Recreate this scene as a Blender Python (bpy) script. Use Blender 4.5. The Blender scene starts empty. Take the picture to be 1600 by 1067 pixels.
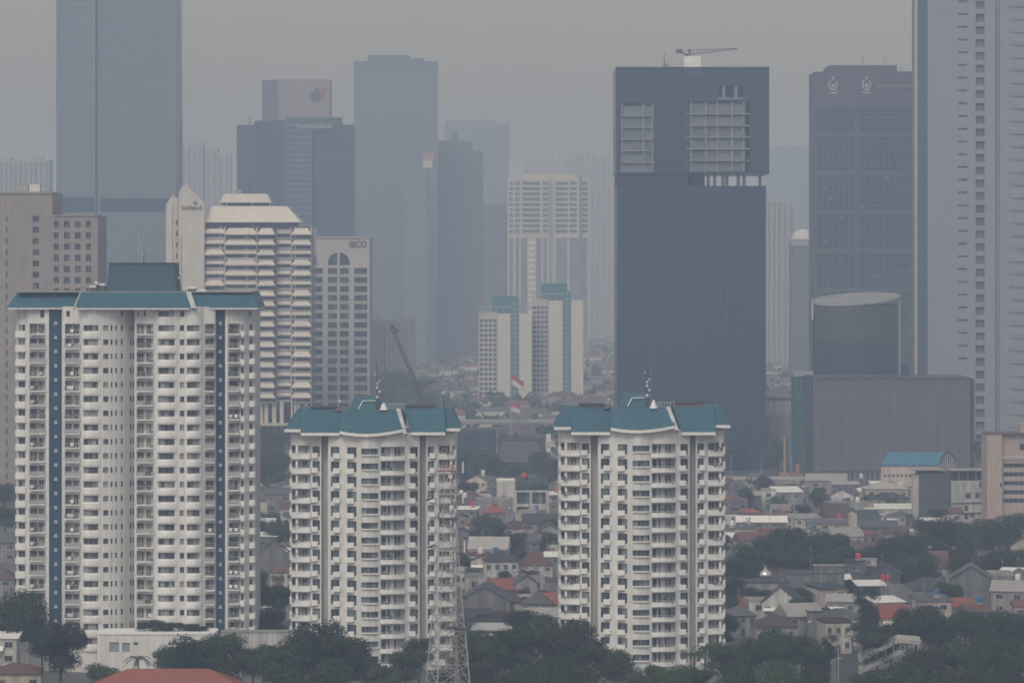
import bpy, bmesh, math, random
from mathutils import Vector, Matrix
R = math.radians
sc = bpy.context.scene
COL = sc.collection

# ------------------------------------------------------------------ camera, sky, sun, exposure
F, H, YH = 6000.0, 90.0, 420.0          # focal length in photo pixels, eye height, horizon row
cam = bpy.data.cameras.new('camera'); camo = bpy.data.objects.new('camera', cam); COL.objects.link(camo)
camo.location = (0, 0, H); camo.rotation_euler = (R(90), 0, 0)
cam.sensor_width = 36.0; cam.lens = 36.0 * F / 1600.0
cam.shift_y = (YH - 533.5) / 1600.0      # level camera, horizon above the middle row
cam.clip_start = 1.0; cam.clip_end = 60000.0
sc.camera = camo

SUN_EL, SUN_AZ = 46.0, 202.0             # high, behind the viewer, veiled by smog
w = bpy.data.worlds.new('World'); sc.world = w; w.use_nodes = True
nt = w.node_tree; bg = nt.nodes['Background']
sky = nt.nodes.new('ShaderNodeTexSky'); sky.sky_type = 'NISHITA'; sky.sun_disc = False
sky.sun_elevation = R(SUN_EL); sky.sun_rotation = R(SUN_AZ)
sky.air_density = 1.5; sky.dust_density = 3.5; sky.ozone_density = 1.0
hs = nt.nodes.new('ShaderNodeHueSaturation'); hs.inputs['Saturation'].default_value = 0.22
nt.links.new(sky.outputs[0], hs.inputs['Color']); nt.links.new(hs.outputs[0], bg.inputs['Color'])
bg.inputs['Strength'].default_value = 0.095

sl = bpy.data.lights.new('sun', 'SUN'); sl.energy = 0.9; sl.angle = R(25); sl.color = (1.0, 0.965, 0.92)
so = bpy.data.objects.new('sun', sl); COL.objects.link(so)
so.location = (0, 0, 600)
a = R(SUN_AZ); e = R(SUN_EL)
d = Vector((math.sin(a) * math.cos(e), math.cos(a) * math.cos(e), math.sin(e)))
so.rotation_euler = d.to_track_quat('Z', 'Y').to_euler()

sc.view_settings.view_transform = 'Standard'; sc.view_settings.look = 'None'
sc.view_settings.gamma = 1.0; sc.view_settings.use_curve_mapping = False
sc.view_settings.exposure = 0.0
sc.render.engine = 'CYCLES'
cy = sc.cycles
cy.use_denoising = True; cy.filter_width = 1.65
cy.max_bounces = 6; cy.diffuse_bounces = 3; cy.glossy_bounces = 2; cy.transmission_bounces = 2
cy.volume_bounces = 2; cy.transparent_max_bounces = 8
cy.caustics_reflective = False; cy.caustics_refractive = False

# ------------------------------------------------------------------ helpers
rnd = random.Random(7)
def PX(px, Y): return (px - 800.0) * Y / F
def PZ(py, Y): return H - (py - YH) * Y / F
def depth_for(py, z): return (H - z) * F / (py - YH)     # how far something of height z stands if it shows at row py

class MB:
    def __init__(self): self.v = []; self.f = []; self.m = []
    def face(self, pts, m=0):
        n = len(self.v); self.v += [tuple(p) for p in pts]; self.f.append(tuple(range(n, n + len(pts)))); self.m.append(m)
    def box(self, x0, x1, y0, y1, z0, z1, m=0):
        n = len(self.v)
        self.v += [(x, y, z) for z in (z0, z1) for y in (y0, y1) for x in (x0, x1)]
        for q in ((0, 2, 3, 1), (4, 5, 7, 6), (0, 1, 5, 4), (2, 6, 7, 3), (0, 4, 6, 2), (1, 3, 7, 5)):
            self.f.append(tuple(n + i for i in q)); self.m.append(m)
    def prism(self, poly, z0, z1, m=0, mt=None, top=None):
        """poly counter-clockwise from above; top: optional other outline for the upper ring"""
        k = len(poly); n = len(self.v); tp = top or poly
        self.v += [(x, y, z0) for x, y in poly] + [(x, y, z1) for x, y in tp]
        for i in range(k):
            j = (i + 1) % k; self.f.append((n + i, n + j, n + k + j, n + k + i)); self.m.append(m)
        self.f.append(tuple(n + k + i for i in range(k))); self.m.append(m if mt is None else mt)
        self.f.append(tuple(n + i for i in reversed(range(k)))); self.m.append(m)
    def xz(self, poly, y0, y1, m=0):
        """outline in x,z (counter-clockwise seen from the viewer, -y) given thickness y0..y1"""
        k = len(poly); n = len(self.v)
        self.v += [(x, y0, z) for x, z in poly] + [(x, y1, z) for x, z in poly]
        self.f.append(tuple(n + i for i in range(k))); self.m.append(m)
        self.f.append(tuple(n + k + i for i in reversed(range(k)))); self.m.append(m)
        for i in range(k):
            j = (i + 1) % k; self.f.append((n + j, n + i, n + k + i, n + k + j)); self.m.append(m)
    def tube(self, p, q, r, r2=None, k=6, m=0, cap=True):
        p = Vector(p); q = Vector(q); r2 = r if r2 is None else r2
        a = (q - p).normalized(); u = a.orthogonal().normalized(); w_ = a.cross(u); n = len(self.v)
        for c, rr in ((p, r), (q, r2)):
            for i in range(k):
                t = 2 * math.pi * i / k; self.v.append(tuple(c + (u * math.cos(t) + w_ * math.sin(t)) * rr))
        for i in range(k):
            j = (i + 1) % k; self.f.append((n + i, n + j, n + k + j, n + k + i)); self.m.append(m)
        if cap:
            self.f.append(tuple(n + i for i in reversed(range(k)))); self.m.append(m)
            self.f.append(tuple(n + k + i for i in range(k))); self.m.append(m)
    def lathe(self, cx, cy, prof, k=16, m=0, sx=1.0, sy=1.0):
        n = len(self.v)
        for r, z in prof:
            for i in range(k):
                t = 2 * math.pi * i / k; self.v.append((cx + r * sx * math.cos(t), cy + r * sy * math.sin(t), z))
        for a_ in range(len(prof) - 1):
            for i in range(k):
                j = (i + 1) % k
                self.f.append((n + a_ * k + i, n + a_ * k + j, n + (a_ + 1) * k + j, n + (a_ + 1) * k + i)); self.m.append(m)
        self.f.append(tuple(n + (len(prof) - 1) * k + i for i in range(k))); self.m.append(m)
        self.f.append(tuple(n + i for i in reversed(range(k)))); self.m.append(m)
    def mesh(self, name, mats, smooth=False):
        me = bpy.data.meshes.new(name); me.from_pydata(self.v, [], self.f)
        for x in (mats if isinstance(mats, (list, tuple)) else [mats]): me.materials.append(x)
        me.polygons.foreach_set('material_index', self.m)
        if smooth: me.polygons.foreach_set('use_smooth', [True] * len(self.f))
        me.update(); return me
    def build(self, name, mats, parent=None, loc=(0, 0, 0), smooth=False):
        return put(name, self.mesh(name, mats, smooth), parent, loc)

def put(name, mesh, parent=None, loc=(0, 0, 0)):
    o = bpy.data.objects.new(name, mesh); COL.objects.link(o); o.parent = parent; o.location = loc; return o
THINGS = []
def thing(name, label, cat, loc=(0, 0, 0), rz=0.0, group=None):
    o = bpy.data.objects.new(name, None); COL.objects.link(o); o.location = loc; o.rotation_euler = (0, 0, rz)
    o.empty_display_size = 2.0
    return tag(o, label, cat, group)
def tag(o, label, cat, group=None):
    o['label'] = label; o['category'] = cat
    if group: o['group'] = group
    THINGS.append(o); return o

def yat(prof, x):
    if x <= prof[0][0]: return prof[0][1]
    for (a0, b0), (a1, b1) in zip(prof, prof[1:]):
        if x <= a1: return b0 + (b1 - b0) * (x - a0) / max(1e-6, a1 - a0)
    return prof[-1][1]
def uniq(v, eps=1e-3):
    o = []
    for x in sorted(v):
        if not o or x - o[-1] > eps: o.append(x)
    return o
def facade(mb, prof, z0, z1, holes, m=0, mr=0, back=None):
    """a wall sheet that follows the plan line prof [(x, y)..], pierced by holes (x0, x1, z0, z1, depth), with real reveals"""
    xs = uniq([p[0] for p in prof] + [h[i] for h in holes for i in (0, 1)])
    zs = uniq([z0, z1] + [h[i] for h in holes for i in (2, 3)])
    xi = lambda x: min(range(len(xs)), key=lambda i: abs(xs[i] - x)); zi = lambda z: min(range(len(zs)), key=lambda i: abs(zs[i] - z))
    cut = set()
    for h in holes:
        i0, i1, k0, k1 = xi(h[0]), xi(h[1]), zi(h[2]), zi(h[3])
        for i in range(i0, i1):
            for k in range(k0, k1): cut.add((i, k))
    ys = [yat(prof, x) for x in xs]
    n = len(mb.v); nz = len(zs)
    for i, x in enumerate(xs): mb.v += [(x, ys[i], z) for z in zs]
    for i in range(len(xs) - 1):
        for k in range(nz - 1):
            if (i, k) in cut: continue
            mb.f.append((n + i * nz + k, n + (i + 1) * nz + k, n + (i + 1) * nz + k + 1, n + i * nz + k + 1)); mb.m.append(m)
    for (a0, a1, b0, b1, d_) in holes:
        i0, i1 = xi(a0), xi(a1); pts = [(xs[i], ys[i]) for i in range(i0, i1 + 1)]
        for (xa, ya), (xb, yb) in zip(pts, pts[1:]):
            mb.face([(xa, ya, b0), (xa, ya + d_, b0), (xb, yb + d_, b0), (xb, yb, b0)][::-1], mr)
            mb.face([(xa, ya, b1), (xb, yb, b1), (xb, yb + d_, b1), (xa, ya + d_, b1)][::-1], mr)
            if back is not None: mb.face([(xa, ya + d_, b0), (xb, yb + d_, b0), (xb, yb + d_, b1), (xa, ya + d_, b1)], back)
        (xa, ya), (xb, yb) = pts[0], pts[-1]
        mb.face([(xa, ya, b0), (xa, ya, b1), (xa, ya + d_, b1), (xa, ya + d_, b0)][::-1], mr)
        mb.face([(xb, yb, b0), (xb, yb + d_, b0), (xb, yb + d_, b1), (xb, yb, b1)][::-1], mr)
def shell(mb, prof, yb, z0, z1, m=0, mt=None):
    """the sides, back and flat top behind a facade"""
    (xa, ya), (xb, yb2) = prof[0], prof[-1]
    mb.face([(xa, yb, z0), (xa, ya, z0), (xa, ya, z1), (xa, yb, z1)], m)
    mb.face([(xb, yb2, z0), (xb, yb, z0), (xb, yb, z1), (xb, yb2, z1)], m)
    mb.face([(xb, yb, z0), (xa, yb, z0), (xa, yb, z1), (xb, yb, z1)], m)
    mb.face([(x, y, z1) for x, y in prof] + [(xb, yb, z1), (xa, yb, z1)], m if mt is None else mt)
def win_mesh(prof, x0, x1, h, d_, n=2, fr=0.07, sill=0.0, sill_h=0.18):
    """frame (0), glass (1), sill (2); follows the plan line; z from 0"""
    mb = MB(); xs = uniq([x0, x1] + [p[0] for p in prof if x0 < p[0] < x1])
    for xa, xb in zip(xs, xs[1:]):
        ya, yb = yat(prof, xa) + d_, yat(prof, xb) + d_
        mb.face([(xa, ya, 0), (xb, yb, 0), (xb, yb, h), (xa, ya, h)], 1)
        for za, zb in ((0, fr), (h - fr, h)):
            mb.face([(xa, ya - .06, za), (xb, yb - .06, za), (xb, yb - .06, zb), (xa, ya - .06, zb)], 0)
            for zz in (za, zb): mb.face([(xa, ya - .06, zz), (xb, yb - .06, zz), (xb, yb, zz), (xa, ya, zz)], 0)
        if sill:
            y0a, y0b = ya - d_ - sill, yb - d_ - sill
            mb.face([(xa, y0a, -sill_h), (xb, y0b, -sill_h), (xb, y0b, 0), (xa, y0a, 0)], 2)
            mb.face([(xa, y0a, 0), (xb, y0b, 0), (xb, yb - .07, .01), (xa, ya - .07, .01)], 2)
            mb.face([(xa, y0a, -sill_h), (xa, ya - d_ + .02, -sill_h), (xb, yb - d_ + .02, -sill_h), (xb, y0b, -sill_h)], 2)
    if sill:
        for x in (x0, x1):
            y = yat(prof, x); mb.face([(x, y - sill, -sill_h), (x, y, -sill_h), (x, y, 0), (x, y - sill, 0)], 2)
    for i in range(n + 1):
        x = x0 + (x1 - x0) * i / n; y = yat(prof, x) + d_
        mb.box(max(x0, x - fr / 2), min(x1, x + fr / 2), y - .065, y, 0, h, 0)
    return mb

def split_pane(mb, k=1):
    """the glass faces (material k) as one mesh, everything else as another"""
    a_, b_ = MB(), MB()
    for f, m in zip(mb.f, mb.m): (b_ if m == k else a_).face([mb.v[i] for i in f], 0 if m == k else m)
    return a_, b_
def window_pair(mb, mats, name='window'):
    a_, b_ = split_pane(mb); return a_.mesh(name, mats), b_.mesh('pane', mats[1])
def put_window(pair, parent, loc, name='window'):
    o = put(name, pair[0], parent, loc); put('pane', pair[1], o); return o

# ------------------------------------------------------------------ materials (procedural)
MATS = {}
def nodes(name):
    m = bpy.data.materials.new(name); m.use_nodes = True; MATS[name] = m
    return m, m.node_tree, m.node_tree.nodes, m.node_tree.links, m.node_tree.nodes['Principled BSDF']
def ramp(N, stops):
    r = N.new('ShaderNodeValToRGB'); e_ = r.color_ramp.elements
    while len(e_) < len(stops): e_.new(0.5)
    for el, (p, c) in zip(e_, stops): el.position = p; el.color = (*c, 1)
    return r
def surf(name, c, rough=0.8, var=0.12, scale=0.6, streak=0.0, spec=0.3, objvar=0.0, bump=0.0, metal=0.0):
    """base colour with patchy wear; streak adds rain-run stains; objvar varies whole objects a little"""
    m, t, N, L, b = nodes(name)
    b.inputs['Roughness'].default_value = rough; b.inputs['Specular IOR Level'].default_value = spec; b.inputs['Metallic'].default_value = metal
    tc = N.new('ShaderNodeTexCoord'); n1 = N.new('ShaderNodeTexNoise'); n1.inputs['Scale'].default_value = scale; n1.inputs['Detail'].default_value = 5
    L.new(tc.outputs['Object'], n1.inputs['Vector'])
    lo = tuple(x * (1 - var) for x in c); hi = tuple(min(1, x * (1 + var)) for x in c)
    rp = ramp(N, [(0.3, lo), (0.7, hi)]); L.new(n1.outputs['Fac'], rp.inputs['Fac']); col = rp.outputs['Color']
    if streak:
        mp = N.new('ShaderNodeMapping'); mp.inputs['Scale'].default_value = (1.3, 1.3, 0.06); L.new(tc.outputs['Object'], mp.inputs['Vector'])
        n2 = N.new('ShaderNodeTexNoise'); n2.inputs['Scale'].default_value = 1.0; n2.inputs['Detail'].default_value = 6; L.new(mp.outputs[0], n2.inputs['Vector'])
        r2 = ramp(N, [(0.42, (1 - streak,) * 3), (0.62, (1, 1, 1))]); L.new(n2.outputs['Fac'], r2.inputs['Fac'])
        mx = N.new('ShaderNodeMix'); mx.data_type = 'RGBA'; mx.blend_type = 'MULTIPLY'; mx.inputs['Factor'].default_value = 1.0
        L.new(col, mx.inputs['A']); L.new(r2.outputs['Color'], mx.inputs['B']); col = mx.outputs['Result']
    if objvar:
        oi = N.new('ShaderNodeObjectInfo'); mr = N.new('ShaderNodeMapRange'); mr.inputs['To Min'].default_value = 1 - objvar; mr.inputs['To Max'].default_value = 1 + objvar
        L.new(oi.outputs['Random'], mr.inputs['Value']); hv = N.new('ShaderNodeHueSaturation'); L.new(mr.outputs[0], hv.inputs['Value']); L.new(col, hv.inputs['Color']); col = hv.outputs['Color']
    L.new(col, b.inputs['Base Color'])
    if bump:
        bp = N.new('ShaderNodeBump'); bp.inputs['Strength'].default_value = bump; bp.inputs['Distance'].default_value = 0.1
        L.new(n1.outputs['Fac'], bp.inputs['Height']); L.new(bp.outputs[0], b.inputs['Normal'])
    return m
def glass(name, dark, pale, share=0.2, cell=1.0, rough=0.12, cz=0.0):
    """window glass: most panes dark, a share of panes show blinds behind them, chosen pane by pane"""
    m, t, N, L, b = nodes(name)
    b.inputs['Roughness'].default_value = rough; b.inputs['Specular IOR Level'].default_value = 0.5
    tc = N.new('ShaderNodeTexCoord'); oi = N.new('ShaderNodeObjectInfo')
    mp = N.new('ShaderNodeVectorMath'); mp.operation = 'MULTIPLY'; mp.inputs[1].default_value = (1 / cell, 0, cz); L.new(tc.outputs['Object'], mp.inputs[0])
    fl = N.new('ShaderNodeVectorMath'); fl.operation = 'FLOOR'; L.new(mp.outputs[0], fl.inputs[0])
    mu = N.new('ShaderNodeMath'); mu.operation = 'MULTIPLY'; mu.inputs[1].default_value = 97.0; L.new(oi.outputs['Random'], mu.inputs[0])
    wn = N.new('ShaderNodeTexWhiteNoise'); wn.noise_dimensions = '4D'; L.new(fl.outputs[0], wn.inputs['Vector']); L.new(mu.outputs[0], wn.inputs['W'])
    mid = tuple(d0 * 1.9 + 0.004 for d0 in dark)
    rp = ramp(N, [(0.0, dark), (1 - share - .02, mid), (1 - share + .02, tuple(.55 * p for p in pale)), (1.0, pale)])
    L.new(wn.outputs['Value'], rp.inputs['Fac']); L.new(rp.outputs['Color'], b.inputs['Base Color'])
    return m
def ribbed(name, c, c2, pitch=1.0, axis=0, rough=0.5, spec=0.4, bump=0.4, var=0.1):
    """sheet with regular ribs or courses along one axis (roof sheeting, tile courses, curtain-wall rows)"""
    m, t, N, L, b = nodes(name); b.inputs['Roughness'].default_value = rough; b.inputs['Specular IOR Level'].default_value = spec
    tc = N.new('ShaderNodeTexCoord'); sp = N.new('ShaderNodeSeparateXYZ'); L.new(tc.outputs['Object'], sp.inputs[0])
    mu = N.new('ShaderNodeMath'); mu.operation = 'MULTIPLY'; mu.inputs[1].default_value = 2 * math.pi / pitch; L.new(sp.outputs[axis], mu.inputs[0])
    sn = N.new('ShaderNodeMath'); sn.operation = 'SINE'; L.new(mu.outputs[0], sn.inputs[0])
    n1 = N.new('ShaderNodeTexNoise'); n1.inputs['Scale'].default_value = 0.35; n1.inputs['Detail'].default_value = 6; L.new(tc.outputs['Object'], n1.inputs['Vector'])
    oi = N.new('ShaderNodeObjectInfo')
    ad = N.new('ShaderNodeMath'); ad.operation = 'MULTIPLY_ADD'; ad.inputs[1].default_value = 0.25; L.new(sn.outputs[0], ad.inputs[0]); L.new(n1.outputs['Fac'], ad.inputs[2])
    rp = ramp(N, [(0.25, c2), (0.75, c)]); L.new(ad.outputs[0], rp.inputs['Fac'])
    mr = N.new('ShaderNodeMapRange'); mr.inputs['To Min'].default_value = 1 - var; mr.inputs['To Max'].default_value = 1 + var; L.new(oi.outputs['Random'], mr.inputs['Value'])
    hv = N.new('ShaderNodeHueSaturation'); L.new(mr.outputs[0], hv.inputs['Value']); L.new(rp.outputs['Color'], hv.inputs['Color']); L.new(hv.outputs['Color'], b.inputs['Base Color'])
    bp = N.new('ShaderNodeBump'); bp.inputs['Strength'].default_value = bump; bp.inputs['Distance'].default_value = 0.15; L.new(sn.outputs[0], bp.inputs['Height']); L.new(bp.outputs[0], b.inputs['Normal'])
    return m
def foliage(name, lo, hi):
    m, t, N, L, b = nodes(name); b.inputs['Roughness'].default_value = 0.65; b.inputs['Specular IOR Level'].default_value = 0.25
    tc = N.new('ShaderNodeTexCoord'); n1 = N.new('ShaderNodeTexNoise'); n1.inputs['Scale'].default_value = 3.0; n1.inputs['Detail'].default_value = 4; L.new(tc.outputs['Object'], n1.inputs['Vector'])
    rp = ramp(N, [(0.3, lo), (0.7, hi)]); L.new(n1.outputs['Fac'], rp.inputs['Fac'])
    oi = N.new('ShaderNodeObjectInfo'); mr = N.new('ShaderNodeMapRange'); mr.inputs['To Min'].default_value = 0.65; mr.inputs['To Max'].default_value = 1.4; L.new(oi.outputs['Random'], mr.inputs['Value'])
    hr = N.new('ShaderNodeMapRange'); hr.inputs['To Min'].default_value = 0.47; hr.inputs['To Max'].default_value = 0.53
    fr = N.new('ShaderNodeMath'); fr.operation = 'FRACT'; mu = N.new('ShaderNodeMath'); mu.operation = 'MULTIPLY'; mu.inputs[1].default_value = 13.7; L.new(oi.outputs['Random'], mu.inputs[0]); L.new(mu.outputs[0], fr.inputs[0]); L.new(fr.outputs[0], hr.inputs['Value'])
    hv = N.new('ShaderNodeHueSaturation'); L.new(mr.outputs[0], hv.inputs['Value']); L.new(hr.outputs[0], hv.inputs['Hue']); L.new(rp.outputs['Color'], hv.inputs['Color']); L.new(hv.outputs['Color'], b.inputs['Base Color'])
    return m

WHITE = surf('white_render', (0.725, 0.71, 0.695), 0.85, 0.05, 0.25, streak=0.12)
WHITE2 = surf('white_trim_lit', (0.83, 0.815, 0.805), 0.8, 0.06, 0.8, streak=0.07)  # light caught by sills and parapets painted in, above the wall white
GROOVE = surf('groove_shade', (0.60, 0.585, 0.57), 0.85, 0.1, 0.4, streak=0.2)  # wall white greyed to paint the recess shade; streaks are rain stains
BLUE = surf('blue_stripe_paint', (0.030, 0.070, 0.125), 0.6, 0.15, 0.3, streak=0.15)
TEAL = ribbed('teal_roof_sheet', (0.050, 0.135, 0.174), (0.037, 0.106, 0.140), 0.6, 0, 0.55, 0.25, 0.10, 0.06)
TEALD = ribbed('teal_roof_box', (0.034, 0.098, 0.130), (0.026, 0.080, 0.108), 0.6, 0, 0.5, 0.3, 0.08, 0.05)
WGLASS = glass('apartment_glass', (0.040, 0.048, 0.055), (0.38, 0.38, 0.37), 0.38, 0.9)
TGLASS = glass('green_tinted_glass', (0.032, 0.048, 0.055), (0.20, 0.25, 0.25), 0.30, 1.1)
FRAME = surf('window_frame', (0.30, 0.29, 0.28), 0.6, 0.05)
INNER = surf('balcony_back_wall', (0.72, 0.70, 0.69), 0.9, 0.1, 0.8, objvar=0.2)
RAIL = surf('balcony_rail', (0.42, 0.42, 0.43), 0.6, 0.1)
CLUTTER = surf('balcony_clutter', (0.16, 0.15, 0.14), 0.8, 0.6, 3.0, objvar=0.3)
PLANT = foliage('balcony_plants', (0.015, 0.03, 0.012), (0.05, 0.08, 0.03))
TRIM2 = surf('grey_white_trim', (0.56, 0.545, 0.535), 0.8, 0.1, 0.8, streak=0.2)
BROWNW = surf('brown_parapet', (0.22, 0.17, 0.14), 0.9, 0.15, 1.0)
GALV = surf('galvanised_steel', (0.42, 0.41, 0.41), 0.5, 0.1, 2.0, metal=0.2)
RUST = surf('rusty_red_steel', (0.30, 0.10, 0.08), 0.7, 0.2, 2.0)
DARKST = surf('dark_steel', (0.05, 0.05, 0.055), 0.6, 0.2, 1.0)
PALEMETAL = surf('pale_equipment', (0.6, 0.6, 0.6), 0.5, 0.08, 1.0)
CONC = surf('concrete', (0.34, 0.33, 0.32), 0.9, 0.15, 0.3, streak=0.2)

# ------------------------------------------------------------------ ground
GROUND = surf('ground_soil', (0.13, 0.125, 0.115), 0.95, 0.35, 0.02)
g = MB(); g.face([(-9000, -500, 0), (9000, -500, 0), (9000, 20000, 0), (-9000, 20000, 0)])
go = g.build('ground', GROUND); go['kind'] = 'structure'

# ------------------------------------------------------------------ the three white apartment towers
S1 = F / 857.0
def balcony_mesh(prof, x0, x1, h, d_, rail, seed, para=0.0, para_h=0.0, wrap=0.0, doors=2):
    """materials: back wall 0, glass 1, white slab/parapet 2, rail 3, clutter 4, plants 5; z from 0 (floor) to h (soffit)"""
    r = random.Random(seed); mb = MB(); db = MB(); rb = MB(); ya, yb = yat(prof, x0), yat(prof, x1)
    xs = uniq([x0, x1] + [p[0] for p in prof if x0 < p[0] < x1])
    for xa, xb in zip(xs, xs[1:]):
        y0, y1 = yat(prof, xa) + d_, yat(prof, xb) + d_
        mb.face([(xa, y0, 0), (xb, y1, 0), (xb, y1, h), (xa, y0, h)], 0)
    w_ = x1 - x0
    dl = []
    for k in range(doors):                                        # glazed doors in the back wall
        db = MB(); dl.append(db)
        a0 = x0 + w_ * (k + .12) / doors; a1 = x0 + w_ * (k + .12 + (.62 if k % 2 == 0 else .5)) / doors
        y = min(yat(prof, a0), yat(prof, a1)) + d_ - .06
        db.box(a0, a1, y, y + .05, .02, h * .86, 1)
        db.box((a0 + a1) / 2 - .04, (a0 + a1) / 2 + .04, y - .03, y, .02, h * .86, 0)
    for xa, xb in zip(xs, xs[1:]):
        y0, y1 = yat(prof, xa), yat(prof, xb)
        if para_h:                                                # solid parapet standing proud of the wall
            zb, zt = -para_h * .72, para_h * .28
            q = [(xa, y0 - para, zb), (xb, y1 - para, zb), (xb, y1 - para, zt), (xa, y0 - para, zt)]
            mb.face(q, 2)
            mb.face([(xa, y0 - para, zt), (xb, y1 - para, zt), (xb, y1 - para + .2, zt), (xa, y0 - para + .2, zt)], 2)
            mb.face([(xa, y0 - para + .2, zt), (xb, y1 - para + .2, zt), (xb, y1 - para + .2, 0), (xa, y0 - para + .2, 0)], 2)
            mb.face([(xa, y0 - para, zb), (xa, y0 + .02, zb), (xb, y1 + .02, zb), (xb, y1 - para, zb)], 2)
            mb.face([(xa, y0 - para + .2, 0), (xb, y1 - para + .2, 0), (xb, y1 + d_, 0), (xa, y0 + d_, 0)], 2)
        else:
            mb.box(xa, xb, min(y0, y1) - .45, max(y0, y1) + .05, -.26, 0, 2)
            mb.face([(xa, y0, .01), (xb, y1, .01), (xb, y1 + d_, .01), (xa, y0 + d_, .01)], 2)
    if para_h:
        for x in (x0, x1):
            y = yat(prof, x); mb.face([(x, y - para, -para_h * .72), (x, y + .02, -para_h * .72), (x, y + .02, para_h * .28), (x, y - para, para_h * .28)], 2)
    if rail:
        yo = min(ya, yb) - .4
        base = para_h * .28 if para_h else 0.0; yo = (min(ya, yb) - para + .08) if para_h else yo
        rb.box(x0, x1, yo, yo + .05, base + rail - .06, base + rail, 0)
        n = max(4, int(w_ / .32))
        for i in range(n + 1):
            x = x0 + w_ * i / n; rb.box(x - .025, x + .025, yo, yo + .04, base, base + rail - .06, 0)
        if not para_h: rb.box(x0, x1, yo + .05, yo + .07, .12, rail * .8, 0) if r.random() < .4 else None
    for _ in range(0 if para_h else r.choice([0, 0, 1, 2])):      # laundry over the rail
        cx = r.uniform(x0 + .5, x1 - .5); y = min(ya, yb) - .5 - para; mb.box(cx - .35, cx + .35, y, y + .04, .35, 1.1, r.choice([2, 4, 0]))
    for _ in range(r.randint(0, 3)):
        cx = r.uniform(x0 + .4, x1 - .4); y = min(ya, yb) + .3; hh = r.uniform(.5, 1.2)
        mb.box(cx - .3, cx + .3, y, y + .4, .02, hh, 4)
    if r.random() < .4:
        for _ in range(30):
            cx = r.uniform(x0 + .2, x1 - .2); y = min(ya, yb) - .1 + r.uniform(-.25, .3); z = r.uniform(.3, 1.25); s_ = r.uniform(.08, .2)
            mb.face([(cx - s_, y, z - s_), (cx + s_, y - .1, z - s_ * .5), (cx + s_ * .7, y, z + s_), (cx - s_, y + .1, z + s_ * .7)], 5)
    return mb.mesh('balcony', [INNER, WGLASS, WHITE2, RAIL, CLUTTER, PLANT]), [q.mesh('glazed_door', [INNER, WGLASS]) for q in dl], rb.mesh('railing', RAIL)
def put_balcony(ms, parent, loc):
    o = put('balcony', ms[0], parent, loc); [put('glazed_door', q, o) for q in ms[1]]; put('railing', ms[2], o); return o

def roof_seg(parent, x0, x1, xt0, xt1, yf, yt, ze, zt, mat=TEAL, fas=0.62, yb=None, curve=None):
    """one pitch of skirt roof: eave line x0..x1 at yf, upper line xt0..xt1 at yt; white fascia under the eave"""
    yb = yt + .4 if yb is None else yb
    mb = MB()
    if curve:                                                     # a bowed eave: curve = [(x, y, z)..] from x0 to x1
        n_ = len(curve); ups = [(xt0 + (xt1 - xt0) * i / (n_ - 1), yt, zt) for i in range(n_)]; fb = MB()
        for a_, b_, c_, d_ in zip(curve, curve[1:], ups, ups[1:]):
            mb.face([a_, b_, d_, c_]); mb.face([(a_[0], yb, zt - 2), (b_[0], yb, zt - 2), b_, a_]); mb.face([c_, d_, (d_[0], yb, zt), (c_[0], yb, zt)])
            p, q = (a_[0], a_[1] + .06, a_[2]), (b_[0], b_[1] + .06, b_[2]); dn = lambda t: (t[0], t[1], t[2] - fas); bk = lambda t: (t[0], t[1] + 3, t[2] - fas)
            fb.face([dn(p), dn(q), q, p]); fb.face([bk(p), bk(q), dn(q), dn(p)]); fb.face([bk(q), bk(p), p, q])
        for e_, t_ in ((curve[0], ups[0]), (curve[-1], ups[-1])): mb.face([e_, t_, (t_[0], yb, zt), (e_[0], yb, zt - 2)])
        o = mb.build('roof', mat, parent); fb.build('fascia', WHITE2, o); return o
    lo = [(x0, yf, ze), (x1, yf, ze), (x1, yb, ze), (x0, yb, ze)]; up = [(xt0, yt, zt), (xt1, yt, zt), (xt1, yb, zt), (xt0, yb, zt)]
    n = len(mb.v); mb.v += lo + up
    for q in ((0, 1, 5, 4), (1, 2, 6, 5), (2, 3, 7, 6), (3, 0, 4, 7), (4, 5, 6, 7), (3, 2, 1, 0)): mb.f.append(tuple(n + i for i in q)); mb.m.append(0)
    o = mb.build('roof', mat, parent)
    fb = MB(); fb.box(x0 + .05, x1 - .05, yf + .06, yb - .1, ze - fas, ze - .003, 0); fb.build('fascia', WHITE2, o)
    return o
def antenna(parent, x, y, z0, h, drums=((.5, .3),), seed=0):
    mb = MB(); mb.tube((x, y, z0), (x, y, z0 + h), .09, .05, 5, 0)
    for t, r in drums:
        sx = 1 if seed % 2 else -1; seed += 1
        mb.tube((x + sx * .25, y - .1, z0 + h * t), (x + sx * .25, y - .45, z0 + h * t), r, r, 10, 1)
    mb.build('antenna_mast', [DARKST, PALEMETAL], parent)

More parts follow.
